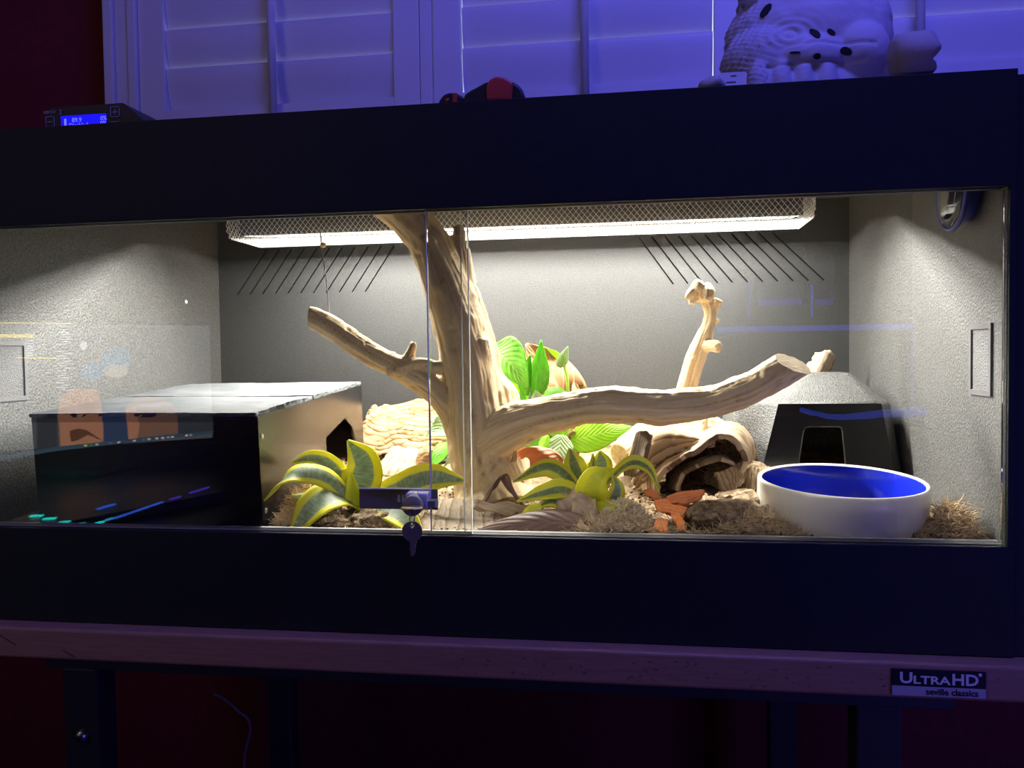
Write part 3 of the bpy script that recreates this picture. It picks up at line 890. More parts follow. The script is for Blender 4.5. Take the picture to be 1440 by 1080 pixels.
# ------------------------------------------------------------------ lamp in its wire cage
lamp = thing('tube_lamp', 'long white tube lamp in a wire cage under the terrarium roof', 'lamp', (0.03, 0.42, 0.598))
LX0, LX1, LY = -0.425, 0.470, 0.42
bm = bmesh.new()
prof = [(0.372, 0.529), (0.372, 0.572), (0.395, 0.588), (0.445, 0.588), (0.468, 0.572), (0.468, 0.540)]
inn = [(y + (0.0015 if y < LY else -0.0015), z - (0.0015 if z > 0.58 else 0)) for y, z in prof]
ring = prof + inn[::-1]
n = len(ring)
va = [bm.verts.new((LX0, y, z)) for y, z in ring]; vb = [bm.verts.new((LX1, y, z)) for y, z in ring]
for i in range(n): bm.faces.new((va[i], va[(i + 1) % n], vb[(i + 1) % n], vb[i]))
bmesh.ops.recalc_face_normals(bm, faces=bm.faces)
bm_obj('reflector', bm, M['grey_housing'], lamp)
for xx in (LX0 - 0.003, LX1):
    prism('end_cap', prof, 'x', xx, xx + 0.003, M['grey_housing'], lamp)
box('housing', (LX0 + 0.02, 0.392, 0.5885), (LX1 - 0.02, 0.448, 0.5975), M['grey_housing'], lamp, 0.001)
tube('tube', [(LX0 + 0.01, LY, 0.5545), (LX1 - 0.01, LY, 0.5545)], 0.0078, M['tube_glow'], lamp, 10, 90)
for k_, (dy_, dz_, rx_, pw_) in enumerate(((0.0, -0.0088, 0.0, 22.0), (-0.0076, -0.0044, -60.0, 40.0), (0.0076, -0.0044, 60.0, 5.5))):
    al = area_light('tube_lamp_light', (0.0225, LY + dy_, 0.5545 + dz_), (math.radians(rx_), 0, 0), 0.86, 0.009, pw_, (1.0, 0.962, 0.885))
    al.parent = lamp; al.matrix_parent_inverse = wm(lamp).inverted()
# expanded-metal cage: front, back, bottom and two ends
CX0, CX1, CY0, CY1, CZ0, CZ1, CR = -0.442, 0.487, 0.352, 0.488, 0.5235, 0.5975, 0.016


def cage():
    """diamond wire net over a U-shaped trough with rounded lower edges and closed ends"""
    path = []
    arc = lambda cy, cz, a0, a1: [(cy + CR * math.cos(a), cz + CR * math.sin(a)) for a in np.linspace(a0, a1, 6)]
    path += [(CY0, CZ1), (CY0, CZ0 + CR + 0.03)]
    path += arc(CY0 + CR, CZ0 + CR, math.pi, 1.5 * math.pi)
    path += arc(CY1 - CR, CZ0 + CR, 1.5 * math.pi, 2 * math.pi)
    path += [(CY1, CZ0 + CR + 0.03), (CY1, CZ1)]
    path = np.array(path)
    L = np.concatenate([[0], np.cumsum(np.linalg.norm(np.diff(path, axis=0), axis=1))])
    at = lambda s: np.array([np.interp(s, L, path[:, 0]), np.interp(s, L, path[:, 1])])
    cw, ch = 0.0088, 0.0105
    nu = int((CX1 - CX0) / cw); nv = int(L[-1] / (ch / 2))
    vs, fs = [], []

    def wire(a, b, r=0.00034):
        a, b = np.array(a), np.array(b)
        d = b - a; l = np.linalg.norm(d); d = d / l
        u = np.cross(d, [0.13, 0.31, 0.94]); u /= np.linalg.norm(u); w = np.cross(d, u)
        o = len(vs)
        for p in (a, b):
            for k in range(3):
                an = 2.0944 * k
                vs.append(p + r * (math.cos(an) * u + math.sin(an) * w))
        for k in range(3):
            k2 = (k + 1) % 3
            fs.append([o + k, o + k2, o + 3 + k2, o + 3 + k])

    cwx = (CX1 - CX0) / nu; ds = L[-1] / nv
    for j in range(nv):
        s0, s1 = j * ds, (j + 1) * ds
        p0, p1 = at(s0), at(s1)
        for i in range(nu):
            x0 = CX0 + i * cwx; xm = x0 + cwx / 2; x1 = x0 + cwx
            if j % 2 == 0:
                wire((x0, *p0), (xm, *p1)); wire((x1, *p0), (xm, *p1))
            else:
                wire((xm, *p0), (x0, *p1)); wire((xm, *p0), (x1, *p1))
    # ends
    ny = int((CY1 - CY0) / cw); cy = (CY1 - CY0) / ny
    nz = int((CZ1 - CZ0) / (ch / 2)); dz = (CZ1 - CZ0) / nz
    for xx in (CX0, CX1):
        for j in range(nz):
            for i in range(ny):
                y0 = CY0 + i * cy; ym = y0 + cy / 2; y1 = y0 + cy
                z0, z1 = CZ0 + j * dz, CZ0 + (j + 1) * dz
                if j < 2 and (i == 0 or i == ny - 1): continue
                if j % 2 == 0:
                    wire((xx, y0, z0), (xx, ym, z1)); wire((xx, y1, z0), (xx, ym, z1))
                else:
                    wire((xx, ym, z0), (xx, y0, z1)); wire((xx, ym, z0), (xx, y1, z1))
    o = mesh('wire_cage', vs, fs, M['wire_mesh'], lamp, False)
    o['kind'] = 'stuff'
    return o


cage()

# ------------------------------------------------------------------ ground
MOUNDS = [  # x, y, radius, height
    (-0.205, 0.10, 0.05, 0.018), (-0.16, 0.17, 0.08, 0.012), (0.195, 0.065, 0.045, 0.012), (0.12, 0.12, 0.07, 0.004), (0.33, 0.10, 0.07, 0.012),
    (0.30, 0.17, 0.09, 0.008), (0.0, 0.25, 0.12, 0.006), (0.565, 0.06, 0.035, 0.02), (0.36, 0.045, 0.04, 0.006)]


def ground(x, y):
    x = np.asarray(x, float); y = np.asarray(y, float)
    z = 0.1105 + 0.075 * y
    for mx, my, r, h in MOUNDS:
        z = z + h * np.exp(-((x - mx) ** 2 + (y - my) ** 2) / (r * r * 0.6))
    return z


gx = np.linspace(-X + T + 0.0006, X - T - 0.0006, 400); gy = np.linspace(0.0242, YI - 0.0006, 200)
XX, YY = np.meshgrid(gx, gy, indexing='ij')
pp = np.stack([XX.ravel(), YY.ravel(), np.zeros(XX.size)], 1)
ZZ = ground(XX.ravel(), YY.ravel()) + 0.003 * fbm(pp * 28, 4, 3) + 0.0022 * np.abs(fbm(pp * 110, 3, 9))
vs = pp.copy(); vs[:, 2] = ZZ
nx, ny = 400, 200
fs = [[i * ny + j, (i + 1) * ny + j, (i + 1) * ny + j + 1, i * ny + j + 1] for i in range(nx - 1) for j in range(ny - 1)]
# closed down to the floor of the tank
k0 = len(vs)
rim = [i * ny for i in range(nx)] + [(nx - 1) * ny + j for j in range(1, ny)] + [i * ny + ny - 1 for i in range(nx - 2, -1, -1)] + [j for j in range(ny - 2, 0, -1)]
low = vs[rim].copy(); low[:, 2] = 0.0125
vs = np.concatenate([vs, low]); m_ = len(rim)
fs += [[rim[(k + 1) % m_], rim[k], k0 + k, k0 + (k + 1) % m_] for k in range(m_)]
soil = mesh('soil_bed', vs, fs, M['soil'], None, True)
tagit(soil, 'dark brown soil bed covering the terrarium floor', 'soil', None, 'stuff')


def strands(name, spots, count, mat, label, length=(0.008, 0.022), r=0.00035, lift=0.6, seed=1):
    g = np.random.default_rng(seed)
    vs, fs = [], []
    tot = sum(s[4] for s in spots)
    for (cx, cy, rx, ry, wgt, hh) in spots:
        for k in range(int(count * wgt / tot)):
            a = g.uniform(0, 2 * np.pi); q = math.sqrt(g.uniform()) * 1.0
            x = cx + rx * q * math.cos(a); y = cy + ry * q * math.sin(a)
            if not (-0.595 < x < 0.595 and 0.026 < y < 0.61): continue
            z = float(ground(x, y)) + hh * (1 - q * q) * g.uniform(0.15, 1) + 0.001
            L = g.uniform(*length); th = g.uniform(0, 2 * np.pi); el = g.uniform(-0.15, lift)
            d = np.array([math.cos(th) * math.cos(el), math.sin(th) * math.cos(el), math.sin(el)])
            c = g.normal(0, 0.55, 3)
            p = [np.array([x, y, z])]
            for s in range(3):
                d = d + c * 0.4; d /= np.linalg.norm(d)
                q_ = p[-1] + d * L / 3
                q_[1] = max(q_[1], 0.0246); q_[0] = min(max(q_[0], -0.599), 0.599)
                p.append(q_)
            u = np.cross(d, [0.3, 0.2, 0.93]); u /= np.linalg.norm(u) + 1e-9; w = np.cross(d, u)
            o = len(vs)
            rr = r * g.uniform(0.6, 1.5)
            for i, pt in enumerate(p):
                f = 1 if i < 3 else 0.4
                for kk in range(3):
                    an = 2.0944 * kk
                    vs.append(pt + rr * f * (math.cos(an) * u + math.sin(an) * w))
            for i in range(3):
                for kk in range(3):
                    k2 = (kk + 1) % 3
                    fs.append([o + i * 3 + kk, o + i * 3 + k2, o + i * 3 + 3 + k2, o + i * 3 + 3 + kk])
    o = mesh(name, vs, fs, mat, None, False)
    return tagit(o, label, 'fibre', None, 'stuff')


strands('coconut_fibre', [(-0.200, 0.095, 0.032, 0.060, 5.5, 0.022), (-0.18, 0.20, 0.07, 0.08, 3, 0.010), (-0.08, 0.10, 0.10, 0.07, 2, 0.004),
                          (0.05, 0.13, 0.09, 0.06, 2, 0.006), (0.36, 0.05, 0.055, 0.028, 3.0, 0.012), (0.575, 0.055, 0.022, 0.03, 1.6, 0.020),
                          (0.30, 0.12, 0.10, 0.08, 1.2, 0.003), (-0.24, 0.33, 0.03, 0.05, 1.5, 0.02), (0.44, 0.30, 0.13, 0.05, 1.5, 0.01), (0.22, 0.035, 0.09, 0.012, 1.2, 0.006)],
        9000, M['fibre'], 'brown coconut fibre strands scattered over the soil bed')
strands('dry_moss', [(0.208, 0.070, 0.027, 0.028, 3, 0.020), (0.190, 0.045, 0.040, 0.016, 2, 0.008), (0.352, 0.30, 0.03, 0.05, 2.5, 0.075), (-0.19, 0.055, 0.05, 0.02, 1, 0.006)],
        5200, M['moss'], 'pale dry moss clumps beside the yellow green plant and driftwood', (0.006, 0.015), 0.0007, 0.9, 5)


def lump_mesh(seed, n=2, amp=0.35):
    bm = bmesh.new(); bmesh.ops.create_icosphere(bm, subdivisions=n, radius=1.0)
    co = np.array([v.co[:] for v in bm.verts])
    k = 1 + amp * fbm(co * 1.6 + seed * 7.1, 3, seed)
    for v, q in zip(bm.verts, k): v.co = v.co * float(q)
    me = bpy.data.meshes.new('lump'); bm.to_mesh(me); bm.free()
    me.polygons.foreach_set('use_smooth', [True] * len(me.polygons))
    return me


# loose crumbs of soil: uncountable
g = np.random.default_rng(11); vs, fs = [], []
base = lump_mesh(2, 1, 0.4); bc = co_of(base); bf = [list(p.vertices) for p in base.polygons]
for k in range(2600):
    x = g.uniform(-0.24, 0.59); y = 0.024 + 0.25 * g.uniform() ** 1.6
    s = g.uniform(0.0006, 0.0024) * (1.5 if g.uniform() < 0.1 else 1)
    c = np.array([x, max(y, 0.025 + s), float(ground(x, y)) + 0.002 + s * 0.4])
    o = len(vs); vs += list(bc * s * g.uniform(0.6, 1.3, 3) + c); fs += [[i + o for i in f] for f in bf]
crumbs = mesh('soil_crumbs', vs, fs, M['soil_lump'], None, True)
tagit(crumbs, 'fine crumbs of dark soil strewn over the soil bed', 'soil', None, 'stuff')
for i, (px, py, y, rx, ry, rz, lab) in enumerate([
        (1022, 730, 0.07, 0.044, 0.03, 0.016, 'flat broad dark soil clod between the orange petals and the water bowl'),
        (1045, 700, 0.13, 0.032, 0.025, 0.014, 'dark soil clod at the mouth of the curled driftwood'),
        (985, 708, 0.12, 0.026, 0.022, 0.010, 'small dark soil clod behind the orange petals'),
        (1085, 712, 0.14, 0.022, 0.018, 0.012, 'dark soil clod touching the side of the water bowl'),
        (460, 738, 0.05, 0.03, 0.015, 0.010, 'brown soil clod under the large variegated snake plant'),
        (522, 735, 0.06, 0.028, 0.02, 0.012, 'brown soil clod under the showcase lock')]):
    me = lump_mesh(20 + i, 4, 0.3)
    co = co_of(me); co = co * np.array([rx, ry, rz]); co += 0.0036 * fbm(co * 170, 4, i)[:, None] * np.array([0.5, 0.5, 1.0]); set_co(me, co)
    o = link('soil_clod', me, M['soil_lump'])
    c = P(px, py, y); o.location = (c.x, y, float(ground(c.x, y)) + rz * 0.35)
    tagit(o, lab, 'soil clod', 'soil clods')

# ------------------------------------------------------------------ large branch
br = driftwood('branch', [
    # trunk, from its foot up behind the top fascia
    [(700, 725, 0.185, 66), (690, 690, 0.20, 52), (678, 640, 0.205, 44), (670, 580, 0.205, 41), (660, 510, 0.21, 38), (640, 440, 0.215, 35), (622, 385, 0.22, 32), (600, 335, 0.225, 30), (568, 300, 0.23, 28), (530, 272, 0.24, 26)],
    # second stem with the snapped tip
    [(690, 585, 0.215, 26), (682, 530, 0.225, 26), (668, 470, 0.23, 25), (655, 420, 0.235, 22), (648, 385, 0.24, 20), (644, 355, 0.245, 18), (640, 335, 0.25, 13)],
    [(643, 352, 0.255, 9), (646, 333, 0.26, 10), (645, 318, 0.262, 7)],
    # cut stub at its right
    [(694, 560, 0.215, 13), (686, 520, 0.20, 10), (678, 476, 0.19, 10)],
    # right-hand flare below the fork
    [(708, 600, 0.20, 26), (700, 565, 0.22, 30), (686, 530, 0.235, 22)],
    # left limb
    [(662, 612, 0.205, 30), (632, 568, 0.20, 22), (592, 533, 0.195, 18.5), (548, 510, 0.19, 18), (508, 488, 0.185, 17), (470, 463, 0.18, 16), (440, 447, 0.175, 15), (425, 440, 0.175, 14)],
    [(655, 515, 0.20, 8), (620, 517, 0.19, 8), (590, 511, 0.185, 9), (562, 520, 0.18, 11), (545, 522, 0.18, 8)],
    [(572, 508, 0.19, 10), (578, 492, 0.19, 8), (582, 480, 0.19, 6)],
    # right limb
    [(680, 625, 0.20, 38), (722, 600, 0.19, 33), (775, 582, 0.18, 25), (835, 571, 0.17, 24), (890, 571, 0.165, 27), (945, 572, 0.16, 25), (1000, 566, 0.155, 21), (1050, 549, 0.15, 21), (1085, 530, 0.145, 20), (1112, 513, 0.145, 20), (1135, 500, 0.145, 20)],
    # roots
    [(715, 660, 0.20, 34), (732, 690, 0.19, 18), (742, 712, 0.175, 9)],
    [(690, 660, 0.20, 34), (668, 700, 0.17, 24), (655, 722, 0.15, 12)],
], M['wood'], None, voxel=0.0023, groove=0.0009, lump=0.06, seed=3)
tagit(br, 'large forked tan driftwood branch rising through the middle of the terrarium', 'branch')
# sawn faces: the limb ends are cut flat
def saw(o, c, nrm, reach, mat):
    o.data.materials.append(mat)
    k = len(o.data.materials) - 1
    bm = bmesh.new(); bm.from_mesh(o.data)
    vs = {v for v in bm.verts if (v.co - c).length < reach}
    fs = [f for f in bm.faces if all(v in vs for v in f.verts)]
    es = [e for e in bm.edges if all(v in vs for v in e.verts)]
    n = Vector(nrm).normalized()
    r = bmesh.ops.bisect_plane(bm, geom=list(vs) + es + fs, plane_co=c, plane_no=n, clear_outer=False)
    dead = [v for v in bm.verts if (v.co - c).length < reach * 1.3 and (v.co - c).dot(n) > 1e-5]
    bmesh.ops.delete(bm, geom=dead, context='VERTS')
    rim = [e for e in bm.edges if e.is_boundary]
    f = bmesh.ops.holes_fill(bm, edges=rim, sides=0)['faces']
    f = bmesh.ops.triangulate(bm, faces=f)['faces']
    for q in f: q.material_index = k; q.smooth = False
    bm.to_mesh(o.data); bm.free()


saw(br, P(1113, 510, 0.145), (0.42, -0.42, 0.80), 0.05, M['cut_wood'])
saw(br, P(437, 446, 0.175), (-0.95, -0.12, 0.1), 0.035, M['cut_wood'])

# thin pale branch standing behind
pb = driftwood('pale_branch', [
    [(952, 640, 0.37, 14), (955, 600, 0.365, 14), (961, 565, 0.36, 14), (968, 540, 0.36, 13.5), (976, 510, 0.36, 12.5), (985, 485, 0.36, 13), (993, 462, 0.36, 10), (998, 445, 0.36, 9), (997, 430, 0.36, 9), (990, 415, 0.36, 8)],
    [(990, 487, 0.355, 10), (1001, 487, 0.345, 8), (1011, 489, 0.335, 6.5)],
    [(999, 440, 0.36, 7), (1005, 430, 0.358, 6), (1011, 421, 0.355, 5.5)],
    [(1003, 452, 0.36, 4), (1010, 451, 0.355, 3)],
    [(990, 420, 0.36, 10), (984, 408, 0.36, 13), (990, 402, 0.36, 11)],
    [(982, 408, 0.36, 8), (976, 418, 0.355, 7), (972, 428, 0.35, 4)],
    [(980, 406, 0.36, 8), (970, 414, 0.35, 6), (964, 421, 0.345, 2.5)],
    [(992, 403, 0.36, 8), (995, 412, 0.35, 9), (992, 424, 0.345, 6)],
    [(984, 404, 0.36, 8), (990, 400, 0.36, 6)],
], M['pale_wood'], None, voxel=0.0014, groove=0.0007, lump=0.14, seed=12)
tagit(pb, 'thin pale upright twig with knobbly broken tip behind the large branch', 'branch')

# ------------------------------------------------------------------ black box with slate on top
TILT = Euler((math.atan(0.062), 0, 0))
bxo = thing('hide_box', 'black plastic hide box with side doorway under grey slate tiles', 'hide', (-0.385, 0.0255, 0.1137))
bxo.rotation_euler = TILT
BW, BD, BH = 0.304, 0.385, 0.1405
w2 = BW / 2; t = 0.004
box('front_panel', (-w2, 0, 0), (w2, t, BH), M['acrylic'], bxo, 0.0006, world=False)
box('rear_panel', (-w2, BD - t, 0), (w2, BD, BH), M['acrylic'], bxo, 0.0006, world=False)
box('side_panel', (-w2, t, 0), (-w2 + t, BD - t, BH), M['acrylic'], bxo, 0.0006, world=False)
box('lid_panel', (-w2 + t, t, BH - t), (w2 - t, BD - t, BH), M['acrylic'], bxo, world=False)
# right side with a five-sided doorway
hole = [(0.217, 0.0), (0.217, 0.079), (0.300, 0.097), (0.333, 0.077), (0.350, 0.046), (0.350, 0.0)]
out = [(t, 0.0), (hole[0][0], 0.0)] + hole[1:-1] + [(hole[-1][0], 0.0), (BD - t, 0.0), (BD - t, BH), (t, BH)]
prism('doorway_panel', out, 'x', w2 - t, w2, M['acrylic'], bxo, world=False)
for zz in (0.115, 0.022):
    lathe('screw', [(0, 0.0012), (0.003, 0.001), (0.0036, 0)], M['steel'], bxo, 14,
          wm(bxo) @ Matrix.Translation((w2, 0.009, zz)) @ Matrix.Rotation(math.radians(90), 4, 'Y'))


def slate(y0, y1, x0, x1, lab, seed):
    o_ = thing('slate_tile', lab, 'tile', (0, 0, 0), 'slate tiles on the black box')
    n, m = 60, 40
    xs, ys = np.linspace(x0, x1, n), np.linspace(y0, y1, m)
    vs, th = [], 0.0055
    for i in range(n):
        for j in range(m):
            e = 0.0016
            x = xs[i] + (e * vnoise([[ys[j] * 160, seed, 0]], seed)[0] if i in (0, n - 1) else 0)
            y = ys[j] + (e * vnoise([[xs[i] * 160, seed, 4]], seed)[0] if j in (0, m - 1) else 0)
            vs.append((x, y, BH + th + 0.0009 * fbm([[x * 18, y * 18, seed]], 3, seed)[0]))
    k = n * m
    fs = [[i * m + j, (i + 1) * m + j, (i + 1) * m + j + 1, i * m + j + 1] for i in range(n - 1) for j in range(m - 1)]
    rim = [i * m for i in range(n)] + [(n - 1) * m + j for j in range(1, m)] + [i * m + m - 1 for i in range(n - 2, -1, -1)] + [j for j in range(m - 2, 0, -1)]
    gg = np.random.default_rng(seed)
    for r in rim:
        x, y, z = vs[r]
        ix = 0.0012 * gg.uniform(-1, 1)
        vs.append((x + ix, y + 0.0012 * gg.uniform(-1, 1), BH + th * 0.5))
    for r in rim:
        x, y, z = vs[r]; vs.append((x, y, BH + 0.0003))
    q = len(rim)
    for a in range(q):
        b = (a + 1) % q
        fs.append([rim[b], rim[a], k + a, k + b]); fs.append([k + b, k + a, k + q + a, k + q + b])
    fs.append([k + q + a for a in range(q)])
    me = bpy.data.meshes.new('slate_tile')
    me.from_pydata(vs, [], fs); me.materials.append(M['slate'])
    bpy.data.objects.remove(o_)
    o = bpy.data.objects.new('slate_tile', me); COL.objects.link(o)
    o.location = bxo.location; o.rotation_euler = TILT
    return tagit(o, lab, 'tile', 'slate tiles on the black box')


slate(-0.003, 0.178, -w2 - 0.002, w2 - 0.003, 'grey slate tile on the black box, next to the glass door', 3)
slate(0.181, 0.383, -w2 + 0.002, w2 - 0.001, 'grey slate tile on the black box, next to the rear panel', 8)

# ------------------------------------------------------------------ water bowl
bc_ = Vector((0.4645, 0.1245, 0.0545))
bowl = thing('water_bowl', 'round cream stoneware water bowl with blue glazed inside', 'bowl', bc_)
bowl.rotation_euler = (math.radians(4.0), math.radians(1.0), 0)
MB = wm(bowl)
R_ = 0.0975
hb = 0.115
outer = [(0, 0.0), (R_ * 0.84, 0.0), (R_ * 0.895, 0.005), (R_ * 0.94, 0.020), (R_ * 0.972, 0.045), (R_ * 0.992, 0.075), (R_, 0.095), (R_, hb - 0.004), (R_ * 0.987, hb - 0.0006), (R_ * 0.966, hb), (R_ * 0.944, hb - 0.0024)]
lathe('bowl_body', outer, M['stoneware'], bowl, 96, MB, cap=False)
inner = [(0, 0.0105), (R_ * 0.72, 0.0105), (R_ * 0.80, 0.016), (R_ * 0.86, 0.036), (R_ * 0.92, 0.075), (R_ * 0.943, hb - 0.0035), (R_ * 0.946, hb - 0.0024), (R_ * 0.95, hb - 0.0024)]
o = lathe('glazed_inside', inner, M['blue_glaze'], bowl, 96, MB, cap=False); o['label'] = 'glossy cobalt blue glaze'
lathe('water', [(0, 0.070), (R_ * 0.900, 0.070)], M['water'], bowl, 96, Matrix.Translation((bc_.x, bc_.y, bc_.z + 0.001)), cap=False)

# ------------------------------------------------------------------ black moulded hide in the corner
hide = thing('reptile_hide', 'black speckled plastic hide cave with arched doorway in the corner', 'hide', (0.49, 0.42, 0.15))
def hide_ring(x0, x1, y0, y1, ch, z):
    cr = ch * 0.35
    return [(x0 + ch, y0, z), (x1 - cr, y0, z), (x1, y0 + cr, z), (x1, y1 - ch, z), (x1 - ch, y1, z), (x0 + ch, y1, z), (x0, y1 - ch, z), (x0, y0 + ch, z)]


zf = 0.137
R0 = hide_ring(0.352, 0.600, 0.300, 0.560, 0.045, zf)
R1 = hide_ring(0.372, 0.588, 0.318, 0.545, 0.055, 0.2480)
R2 = hide_ring(0.388, 0.580, 0.330, 0.535, 0.06, 0.2555)
R3 = hide_ring(0.468, 0.552, 0.405, 0.490, 0.02, 0.2905)
bm = bmesh.new()
rings = [[bm.verts.new(v) for v in r] for r in (R0, R1, R2, R3)]
for a, b in zip(rings, rings[1:]):
    for k in range(8):
        if a is rings[0] and k == 0: continue
        bm.faces.new((a[k], a[(k + 1) % 8], b[(k + 1) % 8], b[k]))
bm.faces.new(rings[-1])
bmesh.ops.bevel(bm, geom=[e for e in bm.edges if not e.is_boundary], offset=0.004, segments=3, affect='EDGES', profile=0.5)
bm_obj('hide_shell', bm, M['hide_plastic'], hide, True)
# front wall with the doorway: a plate in the sloped front plane
def fp(u, z):
    k = (z - zf) / (0.2480 - zf)
    return Vector((u, 0.300 + 0.018 * k - 0.0005, z))


fx0, fx1 = 0.397, 0.5843
dx0, dx1, dz = P(1117, 655, 0.30).x, P(1191, 655, 0.30).x, P(1155, 600, 0.30).z
tx0, tx1 = P(1131, 602, 0.31).x, P(1184, 602, 0.31).x
arch = [(dx0, zf), (dx0 + (tx0 - dx0) * 0.85, dz - 0.008), (tx0 + 0.001, dz - 0.002), (tx0 + 0.007, dz), (tx1 - 0.007, dz), (tx1 - 0.001, dz - 0.002), (dx1 + (tx1 - dx1) * 0.85, dz - 0.008), (dx1, zf)]
outl = [(fx0, zf), (0.427, 0.2480), (0.5688, 0.2480), (fx1, zf)]
bm = bmesh.new()
A = [bm.verts.new(fp(*p)) for p in outl]; B = [bm.verts.new(fp(*p)) for p in arch]
bm.faces.new((A[0], A[1], B[2], B[1], B[0])); bm.faces.new((A[1], B[3], B[2])); bm.faces.new((A[1], A[2], B[4], B[3]))
bm.faces.new((A[2], B[5], B[4])); bm.faces.new((A[2], A[3], B[7], B[6], B[5]))
bmesh.ops.recalc_face_normals(bm, faces=bm.faces)
o = bm_obj('doorway_wall', bm, M['hide_gloss'], hide)
md = o.modifiers.new('t', 'SOLIDIFY'); md.thickness = 0.003; md.offset = -1
tube('doorway_rim', [fp(*p) + Vector((0, -0.001, 0)) for p in arch], 0.0019, M['rim_plastic'], hide, 8, 60)
# recessed eyebrow panel over the doorway
bm = bmesh.new()
q = [(0.436, 0.222), (0.430, 0.2475), (0.560, 0.2475), (0.556, 0.222), (0.515, 0.216), (0.455, 0.216)]
bm.faces.new([bm.verts.new(fp(*p) + Vector((0, -0.0012, 0))) for p in q])
o = bm_obj('brow_panel', bm, M['hide_gloss'], hide); md = o.modifiers.new('t', 'SOLIDIFY'); md.thickness = 0.004; md.offset = 0

# wood chip lying on the hide
chip = patch('wood_chip', [[P(1122, 542, 0.50), P(1138, 515, 0.50), P(1151, 497, 0.50)], [P(1134, 545, 0.49), P(1150, 520, 0.49), P(1162, 495, 0.49)],
                           [P(1148, 542, 0.50), P(1162, 520, 0.50), P(1173, 504, 0.50)]], M['ground_slab'], None, 0.012, 24, 24, 0.0015, 60, 4, 0.004)
tagit(chip, 'pale split wood chip resting on the black hide', 'wood chip')

# ------------------------------------------------------------------ round gauge on the right wall
gg_ = thing('round_gauge', 'round blue gauge with clear lens on the side panel', 'gauge', (X - T, 0.105, 0.497))
MG = Matrix.Translation((X - T - 0.001, 0.098, 0.5055)) @ Matrix.Rotation(math.radians(-90), 4, 'Y')
lathe('gauge_body', [(0, 0.0), (0.034, 0.0), (0.034, 0.012), (0.030, 0.016), (0, 0.016)], M['gauge_blue'], gg_, 40, MG)
lathe('gauge_ring', [(0.0425, 0.015), (0.0445, 0.0155), (0.0445, 0.019), (0.0425, 0.021), (0.041, 0.020), (0.041, 0.015)], M['gauge_blue'], gg_, 48, MG, closed=True)
lathe('gauge_face', [(0, 0.0182), (0.041, 0.0182), (0.041, 0.0165), (0, 0.0165)], M['gauge_face'], gg_, 40, MG)
lathe('gauge_lens', [(0, 0.0225), (0.030, 0.0220), (0.0405, 0.0208), (0.0405, 0.0195), (0, 0.0208)], M['clear'], gg_, 40, MG)
for a, l in ((0.6, 0.03), (2.2, 0.02)):
    bm = bmesh.new(); bm_box(bm, (-0.0016, -0.004, 0.0183), (0.0016, l, 0.0192), rot=Matrix.Rotation(a, 3, 'Z'), about=(0, 0, 0.0187)); bm.transform(MG)
    bm_obj('needle', bm, M['white_paint'], gg_)
clip = thing('door_clip', 'tiny clear plastic clip in the corner of the glass front', 'clip', (0.59, 0.03, 0.117))
for k, (px, py, rr) in enumerate(((1402, 752, 5), (1405, 760, 7))):
    c = P(px, py, 0.028)
    lathe('clip_knob', [(0, 0.006), (rr * 0.0007, 0.005), (rr * 0.0008, 0.0), (rr * 0.0005, -0.006), (0, -0.006)], M['clear'], clip, 12, Matrix.Translation(c))

# ------------------------------------------------------------------ bark, cork, curled driftwood
o = patch('cork_slab', [
    [P(506, 632, 0.44), P(515, 592, 0.46), P(526, 575, 0.48)],
    [P(540, 642, 0.42), P(548, 600, 0.45), P(556, 572, 0.49)],
    [P(575, 640, 0.41), P(580, 600, 0.45), P(590, 566, 0.49)],
    [P(612, 640, 0.42), P(615, 600, 0.45), P(622, 562, 0.49)],
    [P(640, 640, 0.44), P(642, 605, 0.46), P(645, 572, 0.49)]], M['cork'], None, 0.016, 70, 80, 0.004, 24, 7, 0.003, 0.0012, 9.0, 0)
tagit(o, 'bright tan slab of wavy grained bark leaning behind the branch', 'bark')
o = patch('bark_piece', [[P(525, 668, 0.34), P(545, 640, 0.37), P(552, 632, 0.39)], [P(555, 672, 0.33), P(570, 645, 0.36), P(572, 632, 0.39)],
                         [P(585, 672, 0.33), P(592, 645, 0.36), P(594, 636, 0.39)], [P(600, 668, 0.34), P(606, 650, 0.36), P(610, 636, 0.39)]],
          M['bark_brown'], None, 0.012, 36, 30, 0.003, 50, 17, 0.003, 0.001, 6)
tagit(o, 'brown furrowed bark piece at the foot of the tan slab', 'bark')
o = patch('bark_piece', [[P(588, 668, 0.34), P(590, 640, 0.35), P(598, 628, 0.36)], [P(600, 664, 0.32), P(603, 636, 0.33), P(612, 622, 0.35)], [P(618, 662, 0.33), P(622, 645, 0.34), P(626, 630, 0.36)]],
          M['cork'], None, 0.009, 24, 24, 0.003, 60, 27, 0.003)
tagit(o, 'small knotted tan bark piece beside the trunk foot', 'bark')

# curled driftwood cave at the right
def arch_shell(name, rows, mat, parent, thick, seed, noise=0.0025, ridge=0.0009, rf=7):
    return patch(name, rows, mat, parent, thick, 54, 34, noise, 40, seed, 0.0022, ridge, rf)


